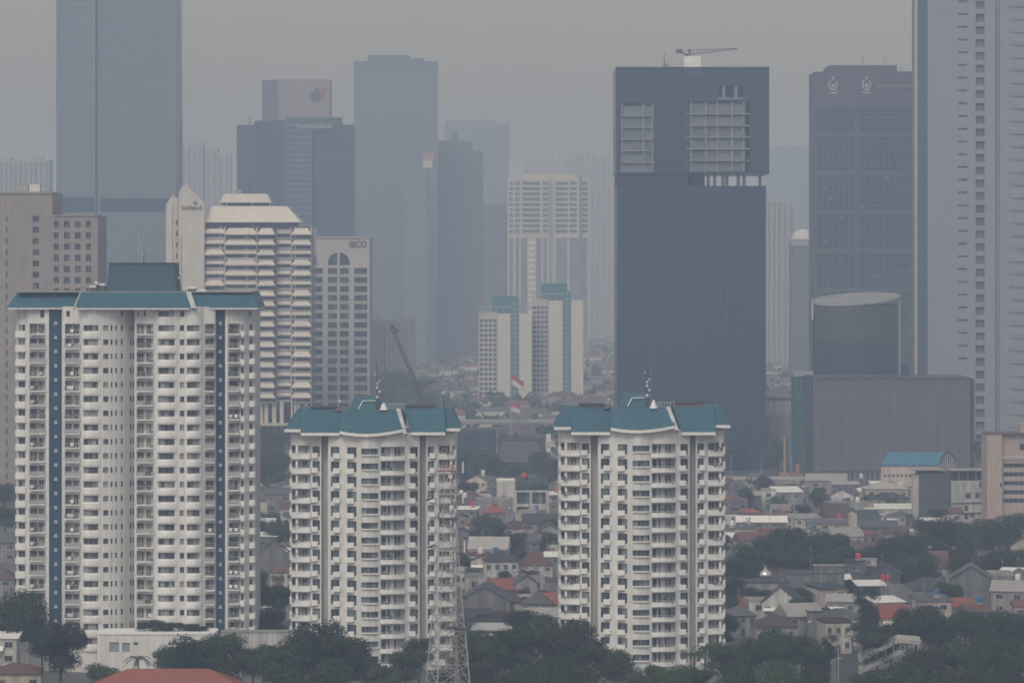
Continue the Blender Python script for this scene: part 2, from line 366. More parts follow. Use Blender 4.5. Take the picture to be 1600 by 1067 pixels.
# --- the tall tower on the left
def tall_tower():
    Y = 857.0; P0 = 207.0
    u = lambda px: (px - P0) / S1
    z = lambda py: PZ(py, Y)
    T = thing('apartment_tower', 'tall white apartment tower at left with teal skirt roof and two blue vertical stripes', 'tower', (PX(P0, Y), Y, 0), group='white apartment towers')
    pr = [(20, 6.5), (24, 5.2), (36, 4.4), (40, 3.6), (71, 3.0), (74, 2.9), (74.6, 3.7), (94, 3.4), (94.6, 2.4), (98, 1.7), (125, 1.2), (129, .4), (135, -.2), (142, -.5), (149, -.4), (156, -.1),
          (163, .1), (172, .5), (180, 1.1), (187, 1.9), (193, 3.0), (199, 4.6), (205, 6.2), (206.5, 6.2), (207.2, 3.4), (210, 1.6), (241, .5), (246, -.2), (253, -.7), (260, -.9), (267, -.8), (274, -.4),
          (280, -.2), (289, -.2), (292, -.6), (299, -.9), (306, -.8), (313, -.3), (318, .5), (335, 1.2), (336, 1.4), (336.6, 2.6), (350, 3.0), (350.6, 2.2), (354, 2.0), (379, 3.4), (384, 4.4), (395, 7.5)]
    prof = [(u(a_), b_) for a_, b_ in pr]
    ztop, pitch = z(479), 22.2
    rows = [508 + pitch * k for k in range(23)]
    wcols = [(24.5, 35.5, 0, 9.6, 2, 0), (130.5, 153.5, 0, 9.4, 3, 0), (161, 169, 0, 9, 1, 0), (172.4, 175.2, 0, 9, 1, 0), (179, 181.8, 0, 9, 1, 0), (187.2, 190, 0, 9, 1, 0),
             (199.4, 201.6, 0, 10, 1, 0), (203.4, 205, 0, 10, 1, 0), (247.5, 273, 0, 9.6, 3, 0), (281, 288, 0, 9.4, 1, 0), (292.5, 312, 0, 9.6, 3, 0), (374.5, 379, -.5, 10, 1, 0), (387, 391, -.5, 10, 1, 0)]
    bcols = [(43, 68.5), (100, 124), (212.5, 239.5), (319.5, 335), (355.5, 373)]
    holes = []; d_ = .35
    for ry in rows:
        for (a0, a1, t0, hh, n, s_) in wcols: holes.append((u(a0), u(a1), z(ry + t0 + hh), z(ry + t0), d_))
        for (a0, a1) in bcols: holes.append((u(a0), u(a1), z(ry + 14), z(ry - 2), 1.7))
    ty = 486.0
    topw = [(60, 66.5, -1, 12, 1), (102, 108, 0, 9, 1), (187.2, 190, 0, 9, 1), (213.5, 216, 0, 9, 1), (224, 227, 0, 9, 1), (247.5, 273, 0, 9, 3), (281, 288, 0, 9, 1), (386, 390, 0, 9, 1)]
    for (a0, a1, t0, hh, n) in topw: holes.append((u(a0), u(a1), z(ty + t0 + hh), z(ty + t0), d_))
    w_ = MB(); facade(w_, prof, 0, ztop, holes, 0, 0); shell(w_, prof, 26, 0, ztop - .02, 0)
    w_.build('wall', WHITE, T)
    for (a0, a1, t0, hh, n, s_) in wcols:
        me = window_pair(win_mesh(prof, u(a0), u(a1), hh / S1, d_, n, .08, s_), [FRAME, WGLASS, WHITE2])
        for ry in rows: put_window(me, T, (0, 0, z(ry + t0 + hh)))
    for (a0, a1, t0, hh, n) in topw: win_mesh(prof, u(a0), u(a1), hh / S1, d_, n, .08).build('window', [FRAME, WGLASS, WHITE2], T, (0, 0, z(ty + t0 + hh)))
    for i, (a0, a1) in enumerate(bcols):
        var = [balcony_mesh(prof, u(a0), u(a1), 16 / S1, 1.7, 1.1, 10 * i + j, doors=2 if a1 - a0 > 20 else 1) for j in range(7)]
        for ry in rows: put_balcony(rnd.choice(var), T, (0, 0, z(ry + 14)))
    # white spandrels bulging below each bay window
    for a0, a1 in ((127.5, 156.5), (245, 276), (290, 315.5)):
        mb = MB(); xs = [u(a0 + (a1 - a0) * i / 8) for i in range(9)]; zt_, zb_ = -.1, -11.6 / S1
        for i, (xa, xb) in enumerate(zip(xs, xs[1:])):
            o_ = lambda x: .16 + .34 * math.sin(math.pi * (x - xs[0]) / (xs[-1] - xs[0])); f_ = lambda x, k_: yat(prof, x) - o_(x) * k_
            rows_ = [(zt_, .75), (zt_ - .2, .95), (zb_ + .45, 1.0), (zb_, .72)]
            mb.face([(xa, f_(xa, .75), zt_), (xb, f_(xb, .75), zt_), (xb, yat(prof, xb) + .05, zt_), (xa, yat(prof, xa) + .05, zt_)])
            for (z1_, k1), (z2_, k2) in zip(rows_, rows_[1:]): mb.face([(xa, f_(xa, k2), z2_), (xb, f_(xb, k2), z2_), (xb, f_(xb, k1), z1_), (xa, f_(xa, k1), z1_)])
            mb.face([(xa, yat(prof, xa) + .02, zb_), (xb, yat(prof, xb) + .02, zb_), (xb, f_(xb, .72), zb_), (xa, f_(xa, .72), zb_)])
        for x in (xs[0], xs[-1]): mb.face([(x, yat(prof, x) + .02, zt_), (x, yat(prof, x) - .12, zt_), (x, yat(prof, x) - .16, zb_ + .45), (x, yat(prof, x) + .02, zb_)])
        me = mb.mesh('spandrel', WHITE2)
        for ry in rows: put('spandrel', me, T, (0, 0, z(ry + 9.6)))
    # corner parapets bulging below each corner window
    def parapet(a0, a1, yo, hh):
        mb = MB(); x0, x1 = u(a0), u(a1); y = min(yat(prof, x0), yat(prof, x1)) - yo; b_ = .25; yb = y + 3.2
        mb.prism([(x0, yb), (x0, y + b_), (x0 + b_, y), (x1 - b_, y), (x1, y + b_), (x1, yb)][::1], -hh, 0, 0)
        return mb.mesh('parapet', WHITE2)
    for a0, a1, yo, off, hh in ((20, 37, .3, 9.8, 10 / S1), (373, 381.5, .5, 10, 8.5 / S1), (386.5, 396.5, .5, 8.5, 9 / S1)):
        me = parapet(a0, a1, yo, hh)
        for ry in rows[:-1]: put('parapet', me, T, (0, 0, z(ry + off)))
    # blue stripes with a pale vent at every floor
    for a0, a1, v0 in ((74.6, 94, 84.5), (336.6, 350, 343)):
        sb = MB(); y0 = min(yat(prof, u(a0) + .1), yat(prof, u(a1) - .1)) - .14
        sb.box(u(a0) + .02, u(a1) - .02, y0, y0 + .1, 2, ztop - .2, 0); o = sb.build('stripe', BLUE, T)
        vb = MB(); vb.box(u(v0) - .32, u(v0) + .32, y0 - .16, y0 - .01, 0, .62, 0); vb.box(u(v0) - .5, u(v0) + .5, y0 - .3, y0 - .01, -.12, -.01, 0); vm = vb.mesh('vent', RAIL)
        fl = MB()
        for a_ in (a0 + 4.4, a1 - 4.4): fl.box(u(a_) - .09, u(a_) + .09, y0 - .09, y0 - .005, 2, ztop - .3, 0)
        fl.build('pipe', surf('stripe_pipe_paint' + str(int(a0)), (0.028, 0.065, 0.13), 0.6), o)
        for ry in rows: put('vent', vm, o, (0, 0, z(ry - 1)))
    # string course under the roof
    # roof skirt in four pitches, white hip strips between them
    ze, zt = z(481), z(457.5)
    for (a0, a1, t0, t1, yf) in ((9, 121, 21, 124, 2.0), (121, 201, 124.5, 200, -1.6), (201, 297, 200.5, 293, -2.0), (297, 402.5, 293.5, 393, .6)):
        roof_seg(T, u(a0), u(a1), u(t0), u(t1), yf, yf + 4.5, ze, zt + .03 * (a0 > 100), TEAL, .35, 27)
    for a0, b0, wd, yf in ((116.5, 122.8, 1.8, -1.75), (300, 289, 8, -2.15)):
        mb = MB(); mb.v += [(u(a0), yf, ze), (u(a0 + wd), yf, ze), (u(b0 + wd), yf + 4.5, zt + .2), (u(b0), yf + 4.5, zt + .2), (u(a0), yf + .5, ze - .3), (u(a0 + wd), yf + .5, ze - .3), (u(b0 + wd), yf + 5, zt - .3), (u(b0), yf + 5, zt - .3)]
        for q in ((0, 1, 2, 3), (4, 7, 6, 5), (0, 4, 5, 1), (1, 5, 6, 2), (2, 6, 7, 3), (3, 7, 4, 0)): mb.f.append(q); mb.m.append(0)
        mb.build('hip_strip', TRIM2, T)
    dk = MB(); dk.box(u(22), u(392), 4.0, 27.2, zt + .04, zt + .3); dk.build('roof_deck', CONC, T)
    bx = MB(); bx.prism([(u(161.5), 6), (u(271), 6), (u(271), 20), (u(161.5), 20)], zt + .31, z(412), 0, None, [(u(165), 7.2), (u(268), 7.2), (u(268), 19), (u(165), 19)])
    bx.box(u(164), u(269), 7.0, 19.2, z(412) + .004, z(410.5), 1); bx.build('plant_room', [TEALD, DARKST], T)
    for (a0, a1, y0, y1, t) in ((136, 146, 5, 8, 446), (146, 160, 5.5, 8, 443), (290, 304, 6, 9, 448), (304, 318, 6, 9, 452)):
        mb = MB(); mb.box(u(a0), u(a1), y0, y1, zt + .31, z(t) - .5, 0); mb.prism([(u(a0) - .2, y0 - .2), (u(a1) + .2, y0 - .2), (u(a1) + .2, y1), (u(a0) - .2, y1)], z(t) - .497, z(t), 1, None, [(u(a0) + .3, y0), (u(a1) - .3, y0), (u(a1) - .3, y1), (u(a0) + .3, y1)])
        mb.build('rooftop_unit', [CLUTTER, PALEMETAL], T)
    antenna(T, u(149), 5, zt + .3, 3.4, ((.55, .45),)); antenna(T, u(141), 5, zt + .3, 2.6, ()); antenna(T, u(278), 9, zt + .3, 12, ((.35, .3), (.5, .25), (.7, .2))); antenna(T, u(218), 10, z(410), 3.0, ((.6, .2),))
    antenna(T, u(272), 9, zt + .3, 6, ((.5, .25),), 1)
    return T
tall_tower()

# --- the two shorter towers
def twin(Y, P0, label, top_row, pitch, base, sd, eave):
    T = thing('apartment_tower', label, 'tower', (PX(P0, Y), Y, 0), group='white apartment towers')
    s = F / Y; u = lambda px: (px - 580.5) / s; z = lambda py: PZ(py, Y)
    dy = top_row - 699.0
    pr = [(450, 10.0), (452, 7.4), (484, 6.2), (500, 5.6), (500.6, 8.4), (510.4, 8.4), (511, 4.6), (537, 2.9), (557, 1.3), (560, .8), (566, -.05), (575, -.5), (584, -.3), (592, .3), (594, .5), (604, .3), (614, .5), (624, 1.1), (633, 1.9),
          (638, 2.4), (655, 4.0), (655.6, 7.2), (664, 7.2), (664.6, 4.8), (680, 5.6), (684, 5.9), (710, 7.2), (711.5, 10.0)]
    prof = [(u(a_), b_) for a_, b_ in pr]
    rows = [top_row + pitch * k for k in range(15)]; ztop = z(677 + dy)
    d_ = .45; holes = []
    lcols = [(486, 498, 1), (515.6, 529.4, 0), (541.8, 556.6, 1), (640, 652, 1), (667.6, 677.6, 0)]   # L-shaped windows and the side of the slot
    bcols = [(452.6, 483, 13.5, 9.4, .55), (594.6, 632, 15.4, 7, .5), (684.6, 709.6, 13.5, 9.4, .55)]
    for ry in rows:
        for a0, a1, sd_ in lcols: holes.append((u(a0), u(a1), z(ry + 16), z(ry), d_))
        holes.append((u(564.5), u(591), z(ry + 11.2), z(ry + 1.5), d_))
        for a0, a1, hh, ph, po in bcols: holes.append((u(a0), u(a1), z(ry + hh), z(ry - 1), 1.6))
    w_ = MB(); facade(w_, prof, 0, ztop, holes, 0, 0); shell(w_, prof, 26, 0, ztop - .02, 0); w_.build('wall', WHITE, T)
    gb = MB()
    for a0, a1 in ((501.2, 510), (656.2, 663.6)): gb.box(u(a0), u(a1), yat(prof, u(a0) + .1) - .3, yat(prof, u(a0) + .1) - .1, .3, ztop - .2)
    gb.build('groove_shade_panel', GROOVE, T)  # sheets that carry the painted shade of the two grooves
    for a0, a1, sd_ in lcols:
        me = window_pair(win_mesh(prof, u(a0), u(a1), 16 / s, d_, 2, .07), [FRAME, TGLASS, WHITE2])
        lb = MB(); wd = (a1 - a0) * .74; x0, x1 = (u(a0) - .25, u(a0 + wd)) if sd_ else (u(a1 - wd), u(a1) + .25); y = min(yat(prof, x0), yat(prof, x1))
        bv = .12
        lb.prism([(x0, y + d_ - .08), (x0, y - .28), (x0 + bv, y - .4), (x1 - bv, y - .4), (x1, y - .28), (x1, y + d_ - .08)], -.35, 5.6 / s, 0)
        lm = lb.mesh('planter_ledge', WHITE2)
        for ry in rows: put_window(me, T, (0, 0, z(ry + 16))); put('planter_ledge', lm, T, (0, 0, z(ry + 16)))
    me = window_pair(win_mesh(prof, u(564.5), u(591), 9.7 / s, d_, 4, .08, .4, .22), [FRAME, TGLASS, WHITE2], 'bay_window')
    for ry in rows: put_window(me, T, (0, 0, z(ry + 11.2)), 'bay_window')
    for i, (a0, a1, hh, ph, po) in enumerate(bcols):
        var = [balcony_mesh(prof, u(a0), u(a1), (hh + 1) / s, 1.6, .45, sd + 10 * i + j, po, ph / s, doors=2) for j in range(7)]
        for ry in rows: put_balcony(rnd.choice(var), T, (0, 0, z(ry + hh)))
        # slim column standing in each end balcony
    for a_ in (461, 704):
        cb = MB(); y = yat(prof, u(a_)) + .05; cb.box(u(a_) - .28, u(a_) + .28, y, y + .4, 1.0, ztop - 1.2); cb.build('column', WHITE2, T)
    for ry in rows[:-1]:
        pass
    # rounded knuckles closing the end balconies
    kb = MB(); kb.prism([(u(449.4), 10.2), (u(449.4), 7.1), (u(451), 6.7), (u(453.4), 6.7), (u(453.4), 10.2)], -.5, 1.05); km = kb.mesh('parapet', WHITE2)
    kb2 = MB(); kb2.prism([(u(708.4), 10.2), (u(708.4), 6.5), (u(711), 6.5), (u(712.4), 6.9), (u(712.4), 10.2)], -.5, 1.05); km2 = kb2.mesh('parapet', WHITE2)
    for ry in rows: put('parapet', km, T, (0, 0, z(ry + 13.5))); put('parapet', km2, T, (0, 0, z(ry + 13.5)))
    # skirt roof in five stepped pitches
    zt = z(eave[5] + dy)
    segs = [(442, 470, 461, 470, 4.6, eave[0]), (468.5, 530, 470, 532, 2.6, eave[1]), (530.5, 632, 532, 617, -1.3, eave[2]), (641, 695.5, 630, 694, 2.2, eave[3]), (695.5, 719, 694, 705, 4.4, eave[4])]
    for k, (a0, a1, t0, t1, yf, ey) in enumerate(segs):
        cv = [(u(a_), y_, z(r_ + dy)) for a_, y_, r_ in ((530.5, 1.2, ey - 1.5), (545, .2, ey + .6), (560, -1.0, ey + 1.8), (576, -1.6, ey + 2.0), (592, -1.4, ey + .8), (608, -1.2, ey - 1.2), (620, -.8, ey - 3.2), (632, -.3, ey - 5.4))] if k == 2 else None
        roof_seg(T, u(a0), u(a1), u(t0), u(t1), yf, yf + 6.5, z(ey + dy), zt + .02 * k, TEAL, .7, 25 + .03 * k, cv)
    mb = MB(); yf = -1.5; ze = z(eave[2] + dy); a0, b0 = 631, 618
    mb.v += [(u(a0), yf, ze - .3), (u(a0 + 5.5), yf, ze - .3), (u(b0 + 6.5), yf + 6.2, zt + .25), (u(b0), yf + 6.2, zt + .25), (u(a0), yf + .8, ze - .9), (u(a0 + 5.5), yf + .8, ze - .9), (u(b0 + 6.5), yf + 7, zt - .5), (u(b0), yf + 7, zt - .5)]
    for q in ((0, 1, 2, 3), (4, 7, 6, 5), (0, 4, 5, 1), (1, 5, 6, 2), (2, 6, 7, 3), (3, 7, 4, 0)): mb.f.append(q); mb.m.append(0)
    mb.build('hip_strip', TRIM2, T)
    for a0, a1, tp, yy in ((484, 521, 638, 9), (632, 677, 636, 9), (522, 548, 644, 8)):                # brown parapets on the deck
        pb = MB(); pb.box(u(a0), u(a1), yy, yy + 9, zt + .1, z(tp + 2.2 + dy), 0); pb.box(u(a0) - .2, u(a1) + .2, yy - .2, yy + 9.2, z(tp + 2.2 + dy) + .003, z(tp + dy), 1); pb.build('parapet_block', [BROWNW, DARKST], T)
    bx = MB(); bx.prism([(u(543), 6), (u(596), 6), (u(596), 17), (u(543), 17)], zt + .1, z(621 + dy), 0, None, [(u(552), 8), (u(585), 8), (u(585), 15), (u(552), 15)]); o = bx.build('plant_room', TEAL, T)
    rb = MB(); rb.tube((u(558), 5.9, z(641 + dy)), (u(565), 6.8, z(628 + dy)), .16); rb.tube((u(565), 6.8, z(628 + dy)), (u(585), 6.8, z(628 + dy)), .16); rb.build('trim_pipe', PALEMETAL, o)
    cn = MB(); cn.lathe(u(598.5), 5, [(.95, zt - .1), (.5, zt + 1.0), (.05, z(630 + dy))], 14, 0); cn.build('spire', WHITE2, T)
    antenna(T, u(590), 5, zt, 8.0, ((.35, .35), (.5, .3), (.62, .3), (.8, .22)), sd); antenna(T, u(587), 6, zt, 10.5, ((.55, .3), (.75, .2)), sd + 1); antenna(T, u(530), 8, zt, 3.0, ((.6, .3),)); antenna(T, u(693), 8, zt, 2.8, ())
    rl = MB()
    for k in range(6): rl.box(u(606 + 5 * k) - .04, u(606 + 5 * k) + .04, 7, 7.1, zt + .05, zt + 1.1)
    rl.box(u(605), u(632), 7, 7.08, zt + 1.1, zt + 1.2); rl.build('deck_rail', PALEMETAL, T)
    return T
twin(857.0, 580.5, 'shorter white apartment tower with teal roof, standing directly behind the lattice mast', 699.0, 23.15, 1030, 100, (671.5, 676.5, 675, 675.5, 670, 641))
twin(852.0, 1004.5, 'shorter white apartment tower with teal roof, the one with nothing in front but trees', 694.4, 23.3, 1035, 200, (672.5, 680, 674, 680, 669.5, 643))

# ------------------------------------------------------------------ lattice mast in front of the nearer short tower
def lattice():
    Y = 750.0; s = F / Y
    T = thing('lattice_mast', 'slender steel lattice telecom mast with antennas in front of the middle apartment tower', 'mast', (PX(700, Y), Y, 0))
    prof = [(0.0, 7.7), (9.0, 6.7), (19.5, 5.3), (20.5, 5.0), (38.0, 2.8), (51.8, 2.5)]
    wid = lambda z_: yat(prof, z_)
    def corner(i, z_):
        h_ = wid(z_) / 2; sx, sy = ((-1, -1), (1, -1), (1, 1), (-1, 1))[i]
        c, s_ = math.cos(.35), math.sin(.35); return Vector((sx * h_ * c - sy * h_ * s_, sx * h_ * s_ + sy * h_ * c, z_)) * 1.0
    for i in range(4):
        mb = MB()
        for (za, _), (zb, _) in zip(prof, prof[1:]): mb.tube(corner(i, za), corner(i, zb), .13 if za < 20 else .09, None, 6, 0)
        mb.build('leg', GALV, T)
    lv = [0, 4.5, 9, 13, 16.5, 19.5, 22.5, 25.5, 28.2, 30.8, 33.2, 35.5, 37.8] + [37.8 + 2.2 * k for k in range(1, 7)]
    br = MB()
    for za, zb in zip(lv, lv[1:]):
        for i in range(4):
            j = (i + 1) % 4; r = .075 if za < 20 else .05
            br.tube(corner(i, za), corner(j, zb), r, None, 4, 0); br.tube(corner(j, za), corner(i, zb), r, None, 4, 0); br.tube(corner(i, zb), corner(j, zb), r, None, 4, 0)
            if za < 20:
                m_ = (corner(i, za) + corner(j, zb)) / 2; br.tube(m_, (corner(i, zb) + corner(i, za)) / 2, .045, None, 4, 0); br.tube(m_, (corner(j, zb) + corner(j, za)) / 2, .045, None, 4, 0)
    br.build('bracing', GALV, T)
    ld = MB(); ld.box(.5, .56, -.9, -.84, .2, 51); ld.box(1.0, 1.06, -.9, -.84, .2, 51)
    for k in range(80): ld.box(.56, 1.0, -.89, -.85, .6 + .62 * k, .66 + .62 * k)
    ld.box(1.3, 1.75, -.7, -.55, .2, 20); ld.build('ladder', surf('ladder_steel', (.24, .21, .20), .7), T)
    for zz, hw, mt in ((19.9, 2.3, DARKST), (41.2, 1.9, DARKST), (46.0, 2.0, GALV), (50.5, 2.0, RUST), (35.0, 2.0, GALV)):
        pb = MB(); off = 1.2 if zz < 21 else 0; pb.box(off - hw, off + hw, -hw, hw, zz, zz + .14)
        if zz > 21:
            for sx in (-hw, hw):
                for sy in (-hw, hw): pb.box(sx - .04, sx + .04, sy - .04, sy + .04, zz + .14, zz + 1.2)
            for sy in (-hw, hw): pb.box(-hw, hw, sy - .03, sy + .03, zz + 1.14, zz + 1.2)
        pb.build('platform', mt, T)
    for k, (zz, a_, L_) in enumerate(((51.2, .3, 2.4), (46.8, 1.9, 2.6), (45.4, -.6, 3.0), (42.0, .1, 2.7), (41.6, 3.2, 3.2), (36, 2.9, 2.6), (35.8, -.5, 2.9), (45.2, 3.0, 3.1), (31, 3.1, 3.2))):
        ab = MB(); c, s_ = math.cos(a_), math.sin(a_); e_ = (c * (wid(zz) / 2 + L_ * .75), s_ * 1.6 - 1.4, zz)
        ab.tube((c * wid(zz) / 2, -1.2, zz), e_, .05, None, 5, 0)
        if k % 2: ab.tube((e_[0] - c * .9, e_[1], zz + .22), (e_[0] + c * .7, e_[1], zz - .3), .2, .16, 7, 1)
        else: ab.box(e_[0] - .16, e_[0] + .16, e_[1] - .1, e_[1] + .1, zz - 1.0, zz + 1.2, 1)
        ab.build('antenna', [DARKST, DARKST if k % 2 else PALEMETAL], T)
    for zz, r, x in ((39.3, .55, -.6), (43.6, .5, .7), (47.9, .6, -.3), (49.6, .45, .5)):
        db = MB(); db.tube((x, -1.7, zz), (x, -2.1, zz), r * .7, r, 14, 0); db.build('dish', PALEMETAL, T)
    tp = MB(); tp.tube((0, 0, 51), (0, 0, 53.5), .06, .03, 5); tp.build('lightning_rod', RUST, T)
lattice()

# ------------------------------------------------------------------ the towers behind
TANW = surf('tan_render', (0.31, 0.275, 0.26), 0.9, 0.08, 0.15, streak=0.12)
CREAM = surf('cream_render', (0.55, 0.50, 0.455), 0.85, 0.08, 0.3, streak=0.15)
CREAM2 = surf('cream_eave', (0.60, 0.555, 0.505), 0.8, 0.08, 0.4, objvar=0.06)
SOFFITW = surf('eave_soffit', (0.45, 0.42, 0.40), 0.9)  # plain warm grey, used on the fin wall pipe
GREYW = surf('pale_grey_panel', (0.47, 0.45, 0.45), 0.8, 0.07, 0.2, streak=0.1)
LILAC = surf('lilac_grey_panel', (0.265, 0.275, 0.315), 0.6, 0.05, 0.15, streak=0.06)
OGLASS = glass('office_glass', (0.018, 0.030, 0.040), (0.12, 0.13, 0.14), 0.15, 1.6)
BGLASS = ribbed('blue_curtain_glass', (0.165, 0.210, 0.255), (0.150, 0.195, 0.240), 4.2, 2, 0.22, 0.6, 0.05, 0.0)
BGLASS2 = ribbed('blue_curtain_glass_side', (0.055, 0.100, 0.145), (0.042, 0.080, 0.120), 4.2, 2, 0.22, 0.6, 0.05, 0.0)
DGLASS = ribbed('dark_curtain_glass', (0.0155, 0.036, 0.073), (0.0115, 0.029, 0.060), 4.0, 2, 0.25, 0.5, 0.05, 0.0)
NGLASS = ribbed('navy_curtain_glass', (0.040, 0.082, 0.118), (0.034, 0.070, 0.102), 4.0, 2, 0.25, 0.5, 0.05, 0.0)
SLATE = ribbed('slate_curtain_glass', (0.070, 0.105, 0.135), (0.060, 0.090, 0.118), 4.0, 2, 0.25, 0.5, 0.05, 0.0)
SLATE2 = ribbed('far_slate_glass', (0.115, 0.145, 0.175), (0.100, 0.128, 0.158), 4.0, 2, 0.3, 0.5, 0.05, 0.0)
HAZEB = ribbed('far_grey_facade', (0.16, 0.17, 0.18), (0.12, 0.13, 0.14), 3.6, 2, 0.6, 0.4, 0.05, 0.0)
MULL = surf('mullion', (0.10, 0.14, 0.17), 0.5, 0.05)
MULLP = surf('pale_mullion', (0.30, 0.36, 0.40), 0.5, 0.05)
STEELB = surf('crane_steel', (0.12, 0.11, 0.11), 0.6, 0.1)

def frame_of(P0, Y):
    s = F / Y
    return s, (lambda px: (px - P0) / s), (lambda py: PZ(py, Y))
def lettering(parent, text, x0, x1, z0, y, mat, zh=None, flip=False, name='sign_lettering'):
    c = bpy.data.curves.new(name, 'FONT'); c.body = text; c.size = 1.0; c.extrude = 0.03; c.offset = 0.018
    o = bpy.data.objects.new('tmp_text', c); COL.objects.link(o); bpy.context.view_layer.update()
    me = bpy.data.meshes.new_from_object(o.evaluated_get(bpy.context.evaluated_depsgraph_get()))
    bpy.data.objects.remove(o); bpy.data.curves.remove(c)
    xs = [v.co.x for v in me.vertices]; ys = [v.co.y for v in me.vertices]
    sx = (x1 - x0) / (max(xs) - min(xs)); sz = sx if zh is None else zh / (max(ys) - min(ys)); mx, my = min(xs), min(ys)
    for v in me.vertices:
        X, Yv, Zv = v.co; v.co = (x0 + (X - mx) * sx, y - Zv * 6, z0 + (Yv - my) * sz)
    me.name = name; me.materials.clear(); me.materials.append(mat); return put(name, me, parent)

def curtain(T, prof, yb, z0, z1, floors, mat, mull=MULL, mx=None, name='curtain_wall', fin=.25, band=.5):
    """glazed tower: wall sheet, one projecting spandrel band per floor and slim vertical mullions as real ribs"""
    w_ = MB(); facade(w_, prof, z0, z1, [], 0); shell(w_, prof, yb, z0, z1, 0); w_.build(name, mat, T)
    b_ = MB(); n = floors
    for k in range(1, n):
        zz = z0 + (z1 - z0) * k / n
        for (xa, ya), (xb, yb_) in zip(prof, prof[1:]):
            b_.face([(xa, ya - fin, zz), (xb, yb_ - fin, zz), (xb, yb_ - fin, zz + band), (xa, ya - fin, zz + band)], 0)
            b_.face([(xa, ya - fin, zz + band), (xb, yb_ - fin, zz + band), (xb, yb_, zz + band), (xa, ya, zz + band)], 0)
            b_.face([(xa, ya - fin, zz), (xa, ya, zz), (xb, yb_, zz), (xb, yb_ - fin, zz)], 0)
    if mx:
        x0, x1 = prof[0][0], prof[-1][0]; k = int((x1 - x0) / mx)
        for i in range(k + 1):
            x = x0 + (x1 - x0) * i / max(1, k); y = yat(prof, x); b_.box(x - .12, x + .12, y - fin - .1, y, z0, z1)
    b_.build('mullions', mull, T)
def rooftop(T, x0, x1, y, z_, items=3, seed=1):
    r = random.Random(seed)
    for k in range(items):
        a_ = r.uniform(x0, x1 - 4); mb = MB(); mb.box(a_, a_ + r.uniform(2, 5), y + 4, y + 8, z_, z_ + r.uniform(1.2, 3)); mb.build('rooftop_unit', PALEMETAL if k % 2 else CONC, T)
    mb = MB(); xx = r.uniform(x0, x1); mb.tube((xx, y + 3, z_), (xx, y + 3, z_ + 7), .2, .1, 5); mb.build('antenna_mast', DARKST, T)

# --- tan office block at far left
def tan_block():
    Y = 1400.0; s, u, z = frame_of(76, Y); T = thing('office_building', 'tan stone office block with small square windows at the left edge', 'building', (PX(76, Y), Y, 0))
    p1 = [(u(-40), 2), (u(81), 2)]; zt = z(303)
    h1 = []; rows = [z(337 + 17.5 * k + 10) for k in range(25)]
    c1 = [(u(-4), u(-0.5)), (u(8), u(10.5)), (u(50), u(60))]; c2 = [(u(84), u(92)), (u(100), u(109)), (u(117), u(126)), (u(134), u(142))]
    rows1 = [r for r in rows]
    h1 = [(a0, a1, r, r + 10 / s, .5) for r in rows1 for a0, a1 in c1[1:]]
    w_ = MB(); facade(w_, p1, 0, zt, h1, 0); shell(w_, p1, 34, 0, zt, 0); w_.build('wall', TANW, T)
    p2 = [(u(81.2), 0), (u(153), 0)]; zt2 = z(338); rows2 = [z(346 + 17.5 * k + 10) for k in range(25)]
    h2 = [(a0, a1, r, r + 10.5 / s, .5) for r in rows2 for a0, a1 in c2]
    w2 = MB(); facade(w2, p2, 0, zt2, h2, 0); shell(w2, p2, 30, 0, zt2, 0); w2.build('wing_wall', TANW, T)
    for (a0, a1), rr, p, hh in [(c, rows1, p1, 10) for c in c1[1:]] + [(c, rows2, p2, 10.5) for c in c2]:
        me = win_mesh(p, a0, a1, hh / s, .5, 2, .1).mesh('window', [TANW, OGLASS, TANW])
        for r in rr: put('window', me, T, (0, 0, r))
    cp = MB(); cp.box(u(-40), u(81.3), 1.6, 34.2, zt + .004, zt + .8); cp.box(u(81.4), u(153.4), -.4, 30.2, zt2 + .004, zt2 + .5); cp.build('coping', TANW, T)
    rooftop(T, u(-10), u(60), 4, zt + .8, 2, 5)
tan_block()

# --- tall blue glass tower behind it
def blue_tower():
    Y = 2200.0; s, u, z = frame_of(176, Y); T = thing('glass_tower', 'very tall blue glass tower at left, cut off by the top edge', 'tower', (PX(176, Y), Y, 0))
    prof = [(u(84), 14), (u(148.5), 0), (u(149), 1.5), (u(156), 1.2), (u(156.5), 0), (u(271), 5)]; zt = z(-34)
    curtain(T, prof, 60, 0, zt, 62, BGLASS, surf('blue_spandrel', (0.160, 0.207, 0.254), .3, .05), None, fin=.12, band=1.0)
    b_ = MB()
    for px in (148.5, 156.3): y = yat(prof, u(px)); b_.box(u(px) - .25, u(px) + .25, y - .9, y, 0, zt)
    b_.build('corner_fin', surf('seam_glass', (.20, .25, .29), .4), T)
    b2 = MB(); b2.box(u(271), u(271) + .35, 4.6, 40, 0, zt); b2.box(u(84) - .4, u(84), 13.6, 40, 0, zt); b2.build('edge_fin', MULLP, T)
    for a0, a1, t, bt in ((86, 148, 308, 331), (157, 270.5, 310, 330)):                                            # darker plant-floor band
        m_ = MB(); n = 8
        for i in range(n):
            xa, xb = u(a0 + (a1 - a0) * i / n), u(a0 + (a1 - a0) * (i + 1) / n); ya, yb = yat(prof, xa) - .5, yat(prof, xb) - .5
            m_.face([(xa, ya, z(bt)), (xb, yb, z(bt)), (xb, yb, z(t)), (xa, ya, z(t))])
        m_.build('louvre_band', NGLASS, T)
    f_ = MB(); f_.tube((u(217.5), -3, z(455)), (u(217.5), -3, z(363)), .35, .2, 6); f_.tube((u(222), -3, z(455)), (u(222), -3, z(378)), .25, .15, 6); f_.build('mast', MULLP, T)
blue_tower()

